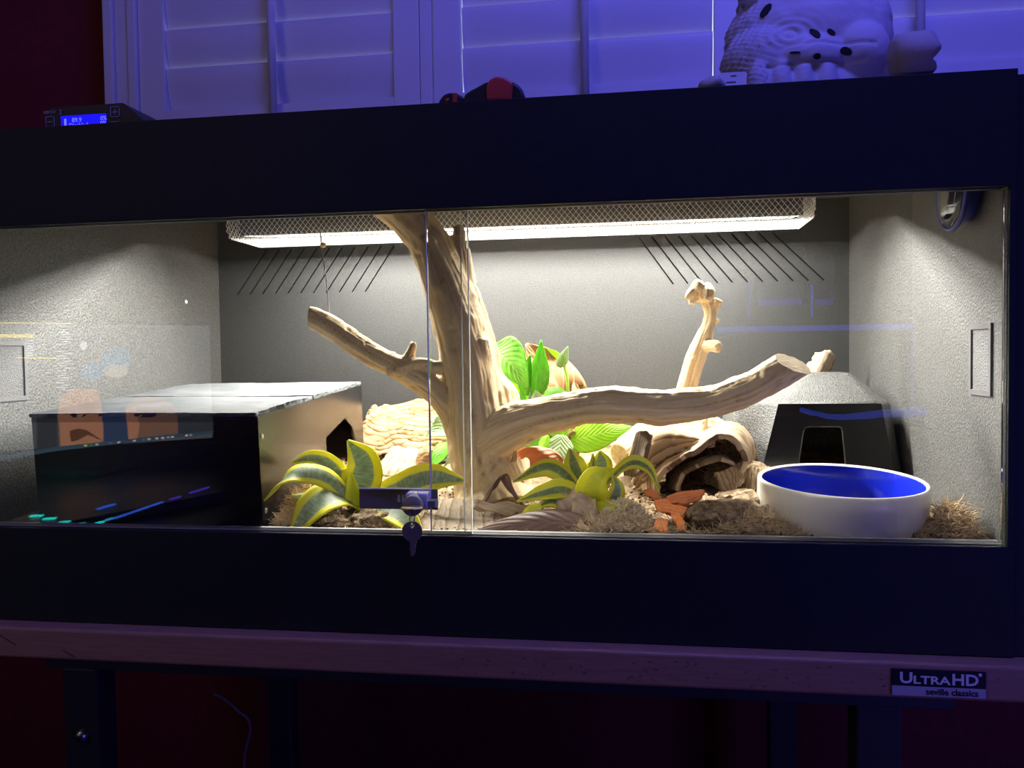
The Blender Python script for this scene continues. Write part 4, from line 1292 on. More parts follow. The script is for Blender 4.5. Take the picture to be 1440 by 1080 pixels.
cave = thing('curled_driftwood', 'hollow curled driftwood stump with dark mouth left of the water bowl', 'driftwood', (0.33, 0.25, 0.13))
lip = [(924, 700), (927, 672), (945, 656), (968, 641), (990, 627), (1013, 612), (1034, 620), (1047, 642), (1040, 664), (1022, 682)]
mid = [(905, 690), (908, 655), (928, 630), (955, 616), (985, 606), (1013, 600), (1038, 606), (1053, 630), (1050, 655), (1040, 676)]
rear = [(895, 680), (900, 640), (920, 612), (950, 600), (985, 596), (1013, 594), (1040, 600), (1058, 625), (1058, 650), (1050, 670)]
arch_shell('curled_lip', [[P(x, y, 0.175) for x, y in lip], [P(x, y, 0.24) for x, y in mid], [P(x, y, 0.33) for x, y in rear]], M['bark_brown'], cave, 0.007, 5)
lip2 = [(888, 668), (905, 640), (910, 622), (935, 611), (965, 613), (990, 620), (1000, 628)]
rear2 = [(880, 655), (890, 625), (905, 604), (940, 594), (970, 596), (1000, 600), (1015, 606)]
low2 = [(893, 690), (912, 668), (926, 652), (948, 640), (972, 630), (992, 622), (1004, 618)]
arch_shell('outer_plate', [[P(x, y, 0.190) for x, y in low2], [P(x, y, 0.200) for x, y in lip2], [P((a + c) / 2, (b + d) / 2 - 3, 0.25) for (a, b), (c, d) in zip(lip2, rear2)], [P(x, y, 0.31) for x, y in rear2]], M['bark_brown'], cave, 0.008, 15)
arch_shell('inner_roof', [[P(x, y, 0.185) for x, y in ((950, 690), (960, 668), (985, 652), (1010, 645), (1030, 652), (1034, 668), (1020, 684))],
                          [P(x, y, 0.27) for x, y in ((940, 690), (950, 665), (980, 648), (1010, 642), (1034, 650), (1040, 668), (1030, 684))]], M['bark_brown'], cave, 0.006, 25)
patch('hollow_shade', [[P(935, 700, 0.30), P(940, 650, 0.31), P(950, 630, 0.31)], [P(990, 705, 0.31), P(990, 650, 0.32), P(990, 612, 0.32)], [P(1050, 700, 0.30), P(1050, 650, 0.31), P(1045, 625, 0.31)]],
      M['bark_dark'], cave, 0.006, 20, 20, 0.004, 50, 35)  # dark sheet puts the shade deep in the hollow into its colour
o = patch('bark_piece', [[P(1003, 668, 0.17), P(1015, 690, 0.155), P(1027, 702, 0.145)], [P(1030, 655, 0.18), P(1035, 672, 0.165), P(1034, 688, 0.15)], [P(1045, 650, 0.20), P(1046, 662, 0.18), P(1044, 676, 0.165)]],
          M['bark_brown'], None, 0.004, 24, 24, 0.002, 60, 45, 0.003)
tagit(o, 'jagged tan bark flake hanging at the driftwood mouth', 'bark')
o = patch('bark_piece', [[P(1038, 690, 0.20), P(1044, 660, 0.21), P(1040, 645, 0.23)], [P(1055, 696, 0.19), P(1060, 668, 0.20), P(1056, 650, 0.23)], [P(1074, 690, 0.20), P(1076, 670, 0.21), P(1082, 658, 0.24)]],
          M['bark_brown'], None, 0.006, 28, 28, 0.003, 60, 55, 0.003, 0.0008, 6)
tagit(o, 'pale furrowed bark piece between driftwood stump and water bowl', 'bark')
o = patch('wood_plank', [[P(877, 668, 0.165), P(888, 635, 0.172), P(897, 607, 0.178)], [P(893, 670, 0.16), P(901, 636, 0.167), P(908, 606, 0.173)], [P(903, 664, 0.155), P(910, 636, 0.162), P(917, 611, 0.168)]],
          M['bark_dark'], None, 0.007, 20, 20, 0.001, 50, 65, 0.001)
tagit(o, 'dark flat wood plank standing against the driftwood stump', 'plank')
lg = driftwood('small_log', [[(870, 640, 0.30, 17), (895, 622, 0.33, 20), (930, 606, 0.36, 22), (975, 602, 0.38, 20), (1012, 604, 0.39, 16)]], M['pale_wood'], None, 0.0022, 0.0012, 0.12, 31)
tagit(lg, 'short pale log lying behind the curled driftwood stump', 'log')
st = driftwood('wood_stick', [[(984, 615, 0.22, 8), (988, 600, 0.23, 8), (991, 582, 0.24, 7)]], M['wood'], None, 0.0014, 0.0006, 0.1, 32)
tagit(st, 'short upright stick between driftwood stump and large branch', 'stick')
for i, (a, b, lab) in enumerate([((1000, 590, 0.26), (1040, 628, 0.22), 'thin tan root strip running down the driftwood stump'), ((1012, 592, 0.28), (1050, 640, 0.23), 'thin curled root strip beside the moss behind the driftwood'),
                                 ((1040, 655, 0.2), (1082, 668, 0.24), 'thin root strip reaching from the driftwood to the bowl')]):
    m_ = [(a[k] + b[k]) / 2 + (6 if k == 0 else -4 if k == 1 else 0) for k in range(3)]
    r_ = driftwood('root_strip', [[(*a, 4), (*m_, 4.5), (*b, 3)]], M['wood'], None, 0.0012, 0.0005, 0.1, 70 + i)
    tagit(r_, lab, 'root')
# wood slab under the lock, bark by the bowl
o = patch('weathered_slab', [[P(588, 752, 0.030), P(600, 720, 0.09), P(612, 702, 0.14)], [P(640, 752, 0.030), P(645, 722, 0.09), P(650, 704, 0.14)], [P(690, 752, 0.030), P(690, 724, 0.09), P(690, 708, 0.14)], [P(726, 752, 0.030), P(722, 728, 0.09), P(716, 712, 0.14)]],
          M['ground_slab'], None, 0.006, 40, 30, 0.0012, 40, 75, 0.002)
tagit(o, 'flat weathered wood slab on the soil below the trunk', 'wood slab')
o = patch('bark_piece', [[P(1306, 764, 0.05), P(1312, 730, 0.06), P(1318, 712, 0.07)], [P(1328, 766, 0.045), P(1332, 735, 0.055), P(1330, 712, 0.065)], [P(1350, 764, 0.05), P(1346, 742, 0.06), P(1338, 722, 0.07)]],
          M['bark_brown'], None, 0.005, 20, 20, 0.002, 60, 85, 0.002)
tagit(o, 'small upright bark chip between water bowl and side panel', 'bark')

# ------------------------------------------------------------------ snake plants
def snake_leaf(parent, pts, wpx, side, mat='snake_a', cup=0.25, wave=0.0, seed=0, tipw=(0.55, 1.0, 0.95, 0.7, 0.04)):
    sp = [P(*p) for p in pts]
    w = wpx * PX(pts[len(pts) // 2][2])
    return leaf('leaf', sp, [w * k for k in tipw], side, M[mat], parent, cup, 0.0022, 28, 13, wave, seed)


sp1 = thing('snake_plant', 'large grey green snake plant with lime margins behind the showcase lock', 'plant', P(500, 712, 0.11), 'variegated snake plants')
snake_leaf(sp1, [(503, 708, 0.115), (510, 680, 0.12), (512, 650, 0.125), (490, 619, 0.13)], 60, (1, 0.05, 0.05), cup=0.35, tipw=(0.6, 0.95, 1.0, 0.72, 0.05))
snake_leaf(sp1, [(515, 708, 0.11), (560, 690, 0.11), (605, 672, 0.105), (657, 676, 0.10)], 50, (0.1, 0.45, 0.9), cup=-0.2, tipw=(0.5, 0.9, 1.0, 0.75, 0.03))
snake_leaf(sp1, [(497, 706, 0.10), (462, 672, 0.080), (425, 664, 0.060), (396, 678, 0.040), (372, 704, 0.027)], 34, (0.35, 0.85, 0.45), cup=-0.25, tipw=(0.6, 1.0, 1.0, 0.6, 0.03))
snake_leaf(sp1, [(500, 702, 0.115), (470, 660, 0.112), (440, 645, 0.102), (409, 651, 0.088)], 30, (0.2, 0.7, 0.7), cup=0.4, tipw=(0.6, 1.0, 1.0, 0.7, 0.03))
snake_leaf(sp1, [(502, 712, 0.105), (472, 698, 0.075), (442, 712, 0.048), (414, 750, 0.027)], 58, (0.68, -0.49, -0.49), cup=-0.15, tipw=(0.5, 0.9, 1.0, 0.85, 0.3))
snake_leaf(sp1, [(508, 712, 0.10), (540, 712, 0.075), (566, 726, 0.048), (592, 753, 0.027)], 44, (0.63, 0.5, 0.5), cup=-0.15, tipw=(0.5, 0.9, 1.0, 0.8, 0.3))
snake_leaf(sp1, [(500, 712, 0.10), (497, 690, 0.10), (494, 664, 0.105)], 24, (1, 0.2, 0), 'snake_yellow', cup=0.7, tipw=(0.8, 1.0, 0.6, 0.05))
snake_leaf(sp1, [(490, 708, 0.10), (455, 693, 0.08), (430, 698, 0.065), (410, 697, 0.055)], 18, (0.3, 0.8, 0.5), cup=-0.3)
sp2 = thing('snake_plant', 'small yellow green snake plant with curled leaves under the large branch', 'plant', P(825, 705, 0.11), 'variegated snake plants')
snake_leaf(sp2, [(822, 704, 0.13), (815, 680, 0.14), (808, 655, 0.145), (801, 630, 0.15)], 40, (1, 0.2, 0), 'snake_b', cup=0.3)
snake_leaf(sp2, [(828, 704, 0.135), (838, 680, 0.145), (846, 655, 0.15), (844, 634, 0.155)], 46, (1, -0.3, 0), 'snake_a', cup=0.5)
snake_leaf(sp2, [(828, 702, 0.115), (832, 680, 0.12), (834, 660, 0.125), (834, 638, 0.13)], 16, (1, 0.3, 0.1), 'snake_b', cup=0.5)
snake_leaf(sp2, [(838, 712, 0.088), (834, 700, 0.074), (833, 684, 0.070), (841, 670, 0.074), (864, 659, 0.088)], 44, (1, 0.10, -0.25), 'snake_yellow', cup=0.18, tipw=(0.7, 1.0, 1.0, 0.75, 0.05))
snake_leaf(sp2, [(848, 710, 0.085), (862, 700, 0.078), (868, 685, 0.080), (862, 668, 0.09)], 26, (0.8, 0.4, 0.1), 'snake_a', cup=0.3, tipw=(0.6, 1.0, 1.0, 0.6, 0.05))
snake_leaf(sp2, [(835, 704, 0.11), (862, 672, 0.105), (888, 652, 0.10), (912, 660, 0.095), (927, 692, 0.09)], 26, (0.2, 0.75, 0.65), 'snake_b', cup=-0.3, tipw=(0.5, 0.9, 1.0, 0.7, 0.03))
snake_leaf(sp2, [(820, 700, 0.12), (795, 668, 0.12), (765, 656, 0.12), (722, 678, 0.12)], 30, (0.1, 0.6, 0.8), 'snake_b', cup=-0.3, tipw=(0.5, 0.9, 1.0, 0.85, 0.03))
snake_leaf(sp2, [(822, 706, 0.09), (795, 690, 0.085), (765, 694, 0.075), (727, 705, 0.07)], 30, (0.1, 0.65, 0.75), 'snake_b', cup=0.5, tipw=(0.5, 0.9, 1.0, 0.7, 0.05))
snake_leaf(sp2, [(830, 706, 0.08), (848, 708, 0.07), (866, 712, 0.062), (884, 708, 0.06)], 26, (0.2, 0.7, 0.7), 'snake_yellow', cup=0.4)
snake_leaf(sp2, [(822, 708, 0.085), (800, 712, 0.075), (775, 705, 0.072), (752, 716, 0.065)], 20, (0.1, 0.5, 0.85), 'snake_b', cup=0.3)

# ------------------------------------------------------------------ pothos
HEART = (0.35, 0.85, 1.0, 0.97, 0.82, 0.58, 0.30, 0.03)


def pothos_leaf(parent, base, tip, wpx, side, mat='pothos', bend=0.0, cup=0.2, name='leaf'):
    a, b = P(*base), P(*tip)
    m_ = (a + b) / 2 + Vector((0, -0.3, 1.0)).normalized() * bend
    w = wpx * PX((base[2] + tip[2]) / 2)
    return leaf(name, [a, m_, b], [w * k for k in HEART], side, M[mat], parent, cup, 0.0009, 26, 15, 0.02, base[0])


po = thing('pothos', 'bright green pothos plant growing behind the large branch', 'plant', P(755, 640, 0.33))
pothos_leaf(po, (690, 492, 0.34), (743, 547, 0.29), 62, (0.75, 0.2, 0.6), 'pothos', 0.012, -0.25)
pothos_leaf(po, (752, 558, 0.33), (761, 478, 0.33), 30, (1, 0.5, 0), 'pothos', 0.0, 0.7)
pothos_leaf(po, (740, 556, 0.32), (746, 498, 0.32), 22, (1, -0.3, 0), 'pothos', 0.0, 0.8)
pothos_leaf(po, (742, 562, 0.34), (704, 530, 0.35), 40, (0.5, 0.3, -0.8), 'pothos_lime', 0.0, 0.2)
pothos_leaf(po, (735, 575, 0.33), (712, 545, 0.34), 34, (0.8, 0.3, -0.3), 'pothos', 0.0, 0.2)
pothos_leaf(po, (733, 580, 0.32), (732, 548, 0.32), 22, (1, 0.3, 0), 'pothos', 0.0, 0.3)
pothos_leaf(po, (757, 572, 0.31), (753, 548, 0.31), 20, (1, 0.4, 0), 'pothos_pale', 0.0, 0.3)
pothos_leaf(po, (766, 562, 0.33), (798, 552, 0.33), 26, (0, 0.4, 1), 'pothos', 0.004, 0.2)
pothos_leaf(po, (793, 512, 0.34), (768, 489, 0.35), 15, (0.3, 0.4, -0.8), 'pothos_lime', 0.0, 0.5)
pothos_leaf(po, (785, 516, 0.34), (799, 487, 0.34), 16, (1, 0.4, 0.2), 'pothos_pale', 0.0, 0.5)
pothos_leaf(po, (800, 620, 0.29), (889, 600, 0.26), 46, (0.1, 0.35, 0.95), 'pothos_lime', 0.0, 0.12)
pothos_leaf(po, (772, 600, 0.31), (730, 634, 0.29), 38, (0.5, 0.3, 0.8), 'pothos', 0.003, 0.2)
pothos_leaf(po, (790, 612, 0.28), (782, 668, 0.25), 38, (1, 0.2, 0.1), 'pothos_pale', 0.0, 0.15)
pothos_leaf(po, (770, 612, 0.27), (758, 642, 0.25), 14, (1, 0.3, -0.3), 'pothos_lime', 0.0, 0.3)
pothos_leaf(po, (800, 600, 0.31), (770, 612, 0.30), 24, (0.2, 0.3, 0.9), 'pothos_lime', 0.0, 0.2)
for pts, r, mt in (([(797, 684, 0.33), (797, 640, 0.33), (799, 570, 0.34), (798, 535, 0.34), (793, 512, 0.34)], 0.0022, 'stem'), ([(775, 684, 0.33), (775, 650, 0.33), (765, 590, 0.33), (752, 556, 0.33)], 0.0026, 'stem'),
                   ([(772, 684, 0.32), (772, 650, 0.32), (772, 620, 0.31), (770, 598, 0.31)], 0.002, 'stem'), ([(780, 684, 0.32), (780, 650, 0.32), (776, 615, 0.31), (778, 600, 0.31)], 0.002, 'stem'),
                   ([(808, 684, 0.30), (808, 640, 0.30), (802, 625, 0.29), (801, 612, 0.29), (808, 606, 0.29)], 0.0026, 'stem_brown'), ([(800, 684, 0.32), (800, 640, 0.32), (790, 612, 0.31), (783, 600, 0.31)], 0.003, 'stem_brown'),
                   ([(768, 684, 0.33), (768, 650, 0.33), (748, 600, 0.34), (738, 560, 0.34)], 0.002, 'stem'), ([(760, 684, 0.33), (760, 650, 0.33), (700, 560, 0.36), (688, 500, 0.35)], 0.002, 'stem')):
    tube('stem', [P(*p) for p in pts], r, M[mt], po, 8)
po2 = thing('pothos', 'pothos shoot with broad ribbed leaves peeking out behind the trunk', 'plant', P(640, 660, 0.36))
pothos_leaf(po2, (652, 590, 0.36), (600, 614, 0.34), 42, (0.3, 0.4, 0.85), 'pothos_pale', 0.004, 0.15)
pothos_leaf(po2, (655, 605, 0.34), (605, 660, 0.30), 46, (0.7, 0.2, 0.6), 'pothos', 0.006, -0.2)
pothos_leaf(po2, (655, 630, 0.32), (618, 664, 0.29), 26, (0.6, 0.2, 0.7), 'pothos_pale', 0.002, -0.2)
tube('stem', [P(650, 680, 0.35), P(655, 640, 0.35), P(653, 592, 0.36)], 0.0025, M['stem'], po2, 8)
tube('stem', [P(650, 680, 0.35), P(660, 640, 0.34), P(656, 606, 0.34)], 0.0025, M['stem'], po2, 8)

# ------------------------------------------------------------------ fallen leaves
def dead_leaf(lab, pts, wpx, side, mat, tip=(0.25, 0.8, 1.0, 0.95, 0.6, 0.05), cup=0.2, wave=0.05, seed=0):
    sp = [P(*p) for p in pts]
    w = wpx * PX(pts[len(pts) // 2][2])
    o = leaf('dried_leaf', sp, [w * k for k in tip], side, M[mat], None, cup, 0.0012, 30, 17, wave, seed)
    return tagit(o, lab, 'dried leaf', 'dried leaves')


dead_leaf('large rust tan dried leaf standing upright behind the pothos', [(806, 640, 0.42), (800, 590, 0.42), (785, 545, 0.42), (762, 510, 0.43), (740, 483, 0.43)], 72, (0.8, 0.2, 0.5), 'dead_tan', (0.2, 0.7, 1.0, 1.0, 0.85, 0.5, 0.05), 0.15)
dead_leaf('broad dark brown dried leaf lying against the glass door', [(832, 745, 0.036), (790, 735, 0.040), (735, 736, 0.040), (664, 750, 0.032)], 44, (0.05, 0.55, 0.8), 'dead_dark', (0.5, 0.95, 1.0, 0.9, 0.6, 0.1), -0.3, 0.03)
dead_leaf('pale shrivelled dried leaf on the soil beside the trunk foot', [(668, 708, 0.09), (700, 713, 0.085), (730, 714, 0.08), (748, 720, 0.07)], 22, (0.1, 0.75, 0.6), 'dead_pale', (0.6, 1.0, 0.8, 1.0, 0.8, 0.3), 0.2, 0.25, 3)
dead_leaf('crumpled tan dried leaf under the small snake plant', [(786, 700, 0.075), (806, 705, 0.065), (822, 718, 0.055), (832, 733, 0.045)], 46, (0.7, 0.2, 0.7), 'dead_pale', (0.6, 1.0, 0.9, 1.0, 0.7, 0.3), 0.3, 0.22, 5)
dead_leaf('red brown dried leaf below the large branch by the trunk', [(706, 662, 0.20), (735, 650, 0.21), (765, 645, 0.215), (792, 648, 0.21)], 40, (0.1, 0.3, 0.95), 'dead_red', (0.6, 1.0, 0.95, 0.9, 0.7, 0.15), 0.1, 0.14, 2)
dead_leaf('grey brown curled dried leaf at the trunk root', [(672, 715, 0.13), (688, 690, 0.125), (708, 668, 0.13), (722, 690, 0.12), (748, 725, 0.10)], 18, (0.1, 0.9, 0.2), 'dead_dark', (0.7, 1.0, 1.0, 1.0, 0.8, 0.3), 0.3, 0.15, 1)
dead_leaf('small yellowing leaf fallen beside the dark brown leaf', [(762, 712, 0.06), (748, 718, 0.058), (734, 722, 0.055)], 18, (0.1, 0.5, 0.85), 'snake_yellow', cup=0.1)
dead_leaf('narrow pale dried leaf curled upright behind the curled leaf', [(716, 672, 0.18), (722, 652, 0.18), (726, 632, 0.185)], 9, (1, 0.3, 0), 'dead_pale', cup=0.6)
dead_leaf('thin tan leaf scrap under the front glass by the dark leaf', [(812, 738, 0.035), (826, 743, 0.032), (842, 751, 0.028)], 9, (0.1, 0.6, 0.6), 'dead_pale', (0.6, 1, 1, 1, 0.6), 0.1, 0.1, 7)
dead_leaf('small stiff olive leaf poking up behind the large branch', [(812, 570, 0.36), (810, 552, 0.365), (807, 536, 0.37)], 13, (0.9, 0.3, -0.2), 'dead_pale', cup=0.3)

# ------------------------------------------------------------------ orange dried petals
def petal(lab, rows, mat, seed, ridge=0.0010, rf=4.0, thick=0.0035):
    o = patch('orange_petal', [[P(*p) for p in r] for r in rows], M[mat], None, thick, 26, 30, 0.0012, 70, seed, 0.0012, ridge, rf, 0)
    return tagit(o, lab, 'petal', 'orange dried petals')


petal('dirt streaked flat orange petal before the driftwood mouth', [[(937, 699, 0.085), (940, 704, 0.083), (946, 708, 0.08)], [(962, 691, 0.09), (964, 699, 0.084), (966, 708, 0.08)], [(988, 689, 0.09), (990, 693, 0.087), (984, 702, 0.082)]], 'orange_dirty', 3)
petal('bright orange ribbed forked petal lying on the soil', [[(920, 704, 0.08), (922, 712, 0.075), (926, 718, 0.072)], [(938, 703, 0.083), (940, 713, 0.077), (940, 722, 0.072)], [(958, 712, 0.082), (958, 719, 0.076), (955, 727, 0.07)], [(974, 718, 0.08), (976, 722, 0.076), (970, 728, 0.07)]], 'orange', 5)
petal('narrow bright orange petal strip pointing to the glass door', [[(943, 722, 0.068), (950, 735, 0.056), (954, 746, 0.045)], [(948, 721, 0.069), (957, 733, 0.058), (960, 745, 0.047)], [(956, 722, 0.07), (963, 735, 0.058), (962, 744, 0.047)]], 'orange', 8)
petal('oval pale orange petal at the lower edge of the glass', [[(913, 752, 0.038), (916, 742, 0.044), (924, 733, 0.05)], [(922, 755, 0.036), (926, 742, 0.042), (930, 729, 0.05)], [(937, 749, 0.038), (939, 742, 0.043), (937, 733, 0.05)]], 'orange', 11, 0.0004)
petal('small rusty orange petal half hidden by the moss clump', [[(905, 690, 0.10), (908, 694, 0.098), (914, 699, 0.095)], [(914, 688, 0.10), (918, 694, 0.098), (922, 700, 0.095)], [(922, 692, 0.10), (926, 697, 0.098), (926, 703, 0.095)]], 'orange_dirty', 13, 0.0003)

ring_ = thing('plastic_ring', 'tiny pinkish ring on the soil at the black box corner', 'ring', P(374, 742, 0.03))
M['pinkish'] = plain('pinkish', (0.5, 0.3, 0.26), 0.5)
lathe('ring_body', [(0.0085, -0.002), (0.0095, 0), (0.0085, 0.002), (0.0065, 0.002), (0.0055, 0), (0.0065, -0.002)], M['pinkish'], ring_, 28, Matrix.Translation(P(375, 743, 0.032)), closed=True)

# hanging probe wire
wire_ = thing('probe_wire', 'thin probe wire hanging from the cage to the cut branch end', 'wire', P(455, 345, 0.20))
tube('wire_strand', [P(450, 320, 0.27), P(453, 345, 0.22), P(457, 375, 0.20), P(461, 410, 0.19), P(464, 447, 0.185)], 0.0008, plain('wire_grey', (0.22, 0.22, 0.22), 0.4), wire_, 8, 24)
lathe('wire_clip', [(0, 0.004), (0.0035, 0.003), (0.0045, 0), (0.0035, -0.003), (0, -0.004)], plain('clip_tan', (0.55, 0.42, 0.2), 0.5), wire_, 14, Matrix.Translation(P(455, 345, 0.217)))

# ------------------------------------------------------------------ showcase lock and keys
lock = thing('showcase_lock', 'grey metal showcase lock with ratchet bar on the glass doors', 'lock', P(560, 700, 0.0))
yb = 0.0108
a, b = P(505, 686, yb), P(618, 716, yb)
zt, zb_ = P(560, 687, yb).z, P(560, 716, yb).z
box('ratchet_bar', (a.x, yb - 0.0004, zb_), (P(616, 700, yb).x, yb + 0.0016, zt), M['lock_dark'], lock, 0.0005)
box('bar_fold', (a.x, yb - 0.0030, zt - 0.0012), (P(605, 700, yb).x, yb - 0.0002, zt + 0.0006), M['lock_chrome'], lock, 0.0003)
for px in (561, 567):
    c = P(px, 701, yb - 0.001); box('tooth_slot', (c.x - 0.0017, c.y - 0.0003, c.z - 0.0045), (c.x + 0.0017, c.y + 0.0003, c.z + 0.0045), plain('slot_light', (0.6, 0.6, 0.4), 0.4), lock)
lb0, lb1 = P(571, 692, -0.004), P(606, 715, -0.004)
box('lock_body', (lb0.x, -0.010, lb1.z), (xa - 0.0004, yb - 0.0006, lb0.z), M['lock_chrome'], lock, 0.003, 3)
box('lock_nose', (xa - 0.0008, -0.009, lb1.z + 0.0015), (P(614, 700, -0.004).x, 0.0052, P(600, 703, -0.004).z), M['lock_dark'], lock, 0.001)
ML = Matrix.Translation(P(583, 709, -0.010)) @ Matrix.Rotation(math.radians(90), 4, 'X')
bar_ = lathe('lock_barrel', [(0, 0.013), (0.0105, 0.013), (0.0118, 0.0115), (0.0118, 0.0)], M['lock_dark'], lock, 32, ML)
key1 = thing('key', 'small brass key standing in the showcase lock', 'key', P(579, 714, -0.03), 'lock keys')
kc = P(579, 714.5, -0.034)
lathe('key_bow', [(0.0, 0.0011), (0.0115, 0.0011), (0.0122, 0), (0.0115, -0.0011), (0.0, -0.0011)], M['key_brass'], key1, 28, Matrix.Translation(kc) @ Matrix.Diagonal((1.05, 0.9, 1, 1)))
box('key_blade', (kc.x - 0.003, kc.y + 0.009, kc.z - 0.0009), (kc.x + 0.003, -0.0232, kc.z + 0.0009), M['key_brass'], key1)
kr = thing('key_ring', 'small wire key ring joining both lock keys', 'key ring', kc)
rc = P(579.5, 727, -0.040); n_ = 28
ringp = [Vector((rc.x + 0.0028 * math.cos(t_), rc.y + 0.002 * math.sin(t_), rc.z + 0.0095 * math.sin(t_))) for t_ in np.linspace(0, 2 * math.pi, n_)]
tube('ring_wire', ringp, 0.0006, M['key_steel'], kr, 8, 56)
key2 = thing('key', 'dark round headed key hanging below the showcase lock', 'key', P(578, 750, -0.04), 'lock keys')
k2 = P(580, 747, -0.041)
bm = bmesh.new()
n_ = 28; ro, ri = 0.0116, 0.0025
oc = [bm.verts.new((k2.x + ro * math.cos(2 * math.pi * k / n_), -0.0419, k2.z + ro * 0.98 * math.sin(2 * math.pi * k / n_))) for k in range(n_)]
ic = [bm.verts.new((k2.x + 0.0003 + ri * math.cos(2 * math.pi * k / n_), -0.0419, k2.z + 0.0068 + 1.2 * ri * math.sin(2 * math.pi * k / n_))) for k in range(n_)]
for k in range(n_): bm.faces.new((oc[k], oc[(k + 1) % n_], ic[(k + 1) % n_], ic[k]))
o = bm_obj('key_bow', bm, M['key_steel'], key2); md = o.modifiers.new('t', 'SOLIDIFY'); md.thickness = 0.0018; md.offset = 0
kp = [(576.5, 757), (586.5, 757), (586, 764), (584.5, 766), (585.5, 769), (583.5, 772), (584.5, 775), (582.5, 781), (578.5, 782), (577.5, 776)]
prism('key_blade', [(P(x, y, -0.041).x, P(x, y, -0.041).z) for x, y in kp], 'y', -0.0427, -0.0411, M['key_steel'], key2)

# ------------------------------------------------------------------ things on the roof
ZT = H + 0.0005
th = thing('thermostat', 'black thermostat controller with blue lit screen on the terrarium roof', 'thermostat', (-0.43, 0.1, ZT))
ty = 0.06
f0, f1 = P(62, 152, ty), P(173, 146, ty)
tb = ZT + 0.0005
ztop = (P(75, 152, ty).z + P(170, 143, ty).z) / 2
xl, xr = P(58, 170, ty).x, P(222, 170, ty).x
xtl, xtr = P(70, 152, ty).x, P(172, 144, ty).x
prism('case', [(xl - 0.004, tb), (xtl, ztop), (xtr, ztop), (xr, tb + 0.004), (xr, tb)], 'y', ty, ty + 0.13, M['case_black'], th, 0.0012)
yq = ty - 0.0004
s0, s1 = P(86, 163, yq), P(150, 178, yq)
zs1 = (P(86, 163.5, yq).z + P(150, 159.5, yq).z) / 2
box('screen', (s0.x, yq - 0.0008, tb + 0.003), (s1.x, yq, zs1), M['lcd'], th)
def tt(s, px, py, size, mt='lcd_text', sx=1.0):
    c = P(px, py, yq - 0.001); text('lettering', s, size, M[mt], th, Matrix.Translation(c) @ FRONT, sx, extrude=0.0001)


tt('89.9', 101, 172, 0.0082); tt('0%', 141, 169, 0.0078); tt('0%', 141, 176, 0.0078); tt('Disabled', 97, 179.5, 0.0078)
c = P(90.5, 176, yq - 0.001); box('screen_bar', (c.x, yq - 0.0011, tb + 0.003), (c.x + 0.003, yq - 0.0009, c.z + 0.008), M['lcd_text'], th)
tt('HERPSTAT', 61, 160.5, 0.0058, 'print_grey', 0.68); tt('2', 83, 161, 0.009, 'print_grey')
for (px, py) in ((155, 151), (64, 165)):
    c = P(px, py, yq - 0.0003); w_ = 0.0128
    bm = bmesh.new()
    for lo, hi in (((0, 0), (w_, 0.0008)), ((0, -w_), (w_, -w_ + 0.0008)), ((0, -w_), (0.0008, 0)), ((w_ - 0.0008, -w_), (w_, 0.0008))):
        bm_box(bm, (c.x + lo[0], c.y - 0.0003, max(c.z + lo[1], tb)), (c.x + hi[0], c.y + 0.0003, c.z + hi[1]))
    bm_box(bm, (c.x + 0.0025, c.y - 0.0003, c.z - w_ / 2 - 0.0004), (c.x + w_ - 0.0025, c.y + 0.0003, c.z - w_ / 2 + 0.0006))
    if px == 155: bm_box(bm, (c.x + w_ / 2 - 0.0005, c.y - 0.0003, c.z - w_ + 0.003), (c.x + w_ / 2 + 0.0005, c.y + 0.0003, c.z - 0.0025))
    bm_obj('button', bm, M['print_grey'], th)
c = P(155, 171, yq - 0.0003); box('button', (c.x, c.y - 0.0003, c.z - 0.0008), (c.x + 0.0128, c.y + 0.0003, c.z), M['print_grey'], th)

tool = thing('power_tool', 'black and red handheld tool lying on the terrarium roof', 'tool', (0.0, 0.12, ZT))
yt = 0.10


def profile_solid(name, pxs, y0, y1, mat, parent, bev=0.004):
    pts = [(P(x, y, yt).x, P(x, y, yt).z if y < 145 else ZT + 0.0004) for x, y in pxs]
    return prism(name, pts, 'y', y0, y1, mat, parent, bev)


profile_solid('tool_body', [(648, 150), (652, 132), (662, 126), (680, 116), (690, 112), (708, 112), (722, 114), (732, 121), (737, 131), (738, 150)], yt, yt + 0.05, M['tool_black'], tool)
profile_solid('red_grip', [(685, 143), (684, 124), (688, 113), (698, 108), (710, 109.5), (720, 115), (722, 118), (720, 143)], yt - 0.004, yt + 0.046, M['tool_red'], tool, 0.003)
profile_solid('tool_nose', [(615, 150), (615, 140), (622, 131), (631, 127.5), (640, 129), (650, 133), (653, 150)], yt + 0.005, yt + 0.04, M['tool_black'], tool, 0.003)
profile_solid('red_collar', [(636, 150), (635.5, 129), (642.5, 129.5), (641, 150)], yt + 0.003, yt + 0.042, M['tool_red'], tool, 0.001)
lathe('nose_dot', [(0, 0.0012), (0.0022, 0.001), (0.0028, 0)], M['tool_red'], tool, 16, Matrix.Translation(P(629, 141, yt + 0.005)) @ Matrix.Rotation(math.radians(90), 4, 'X'))

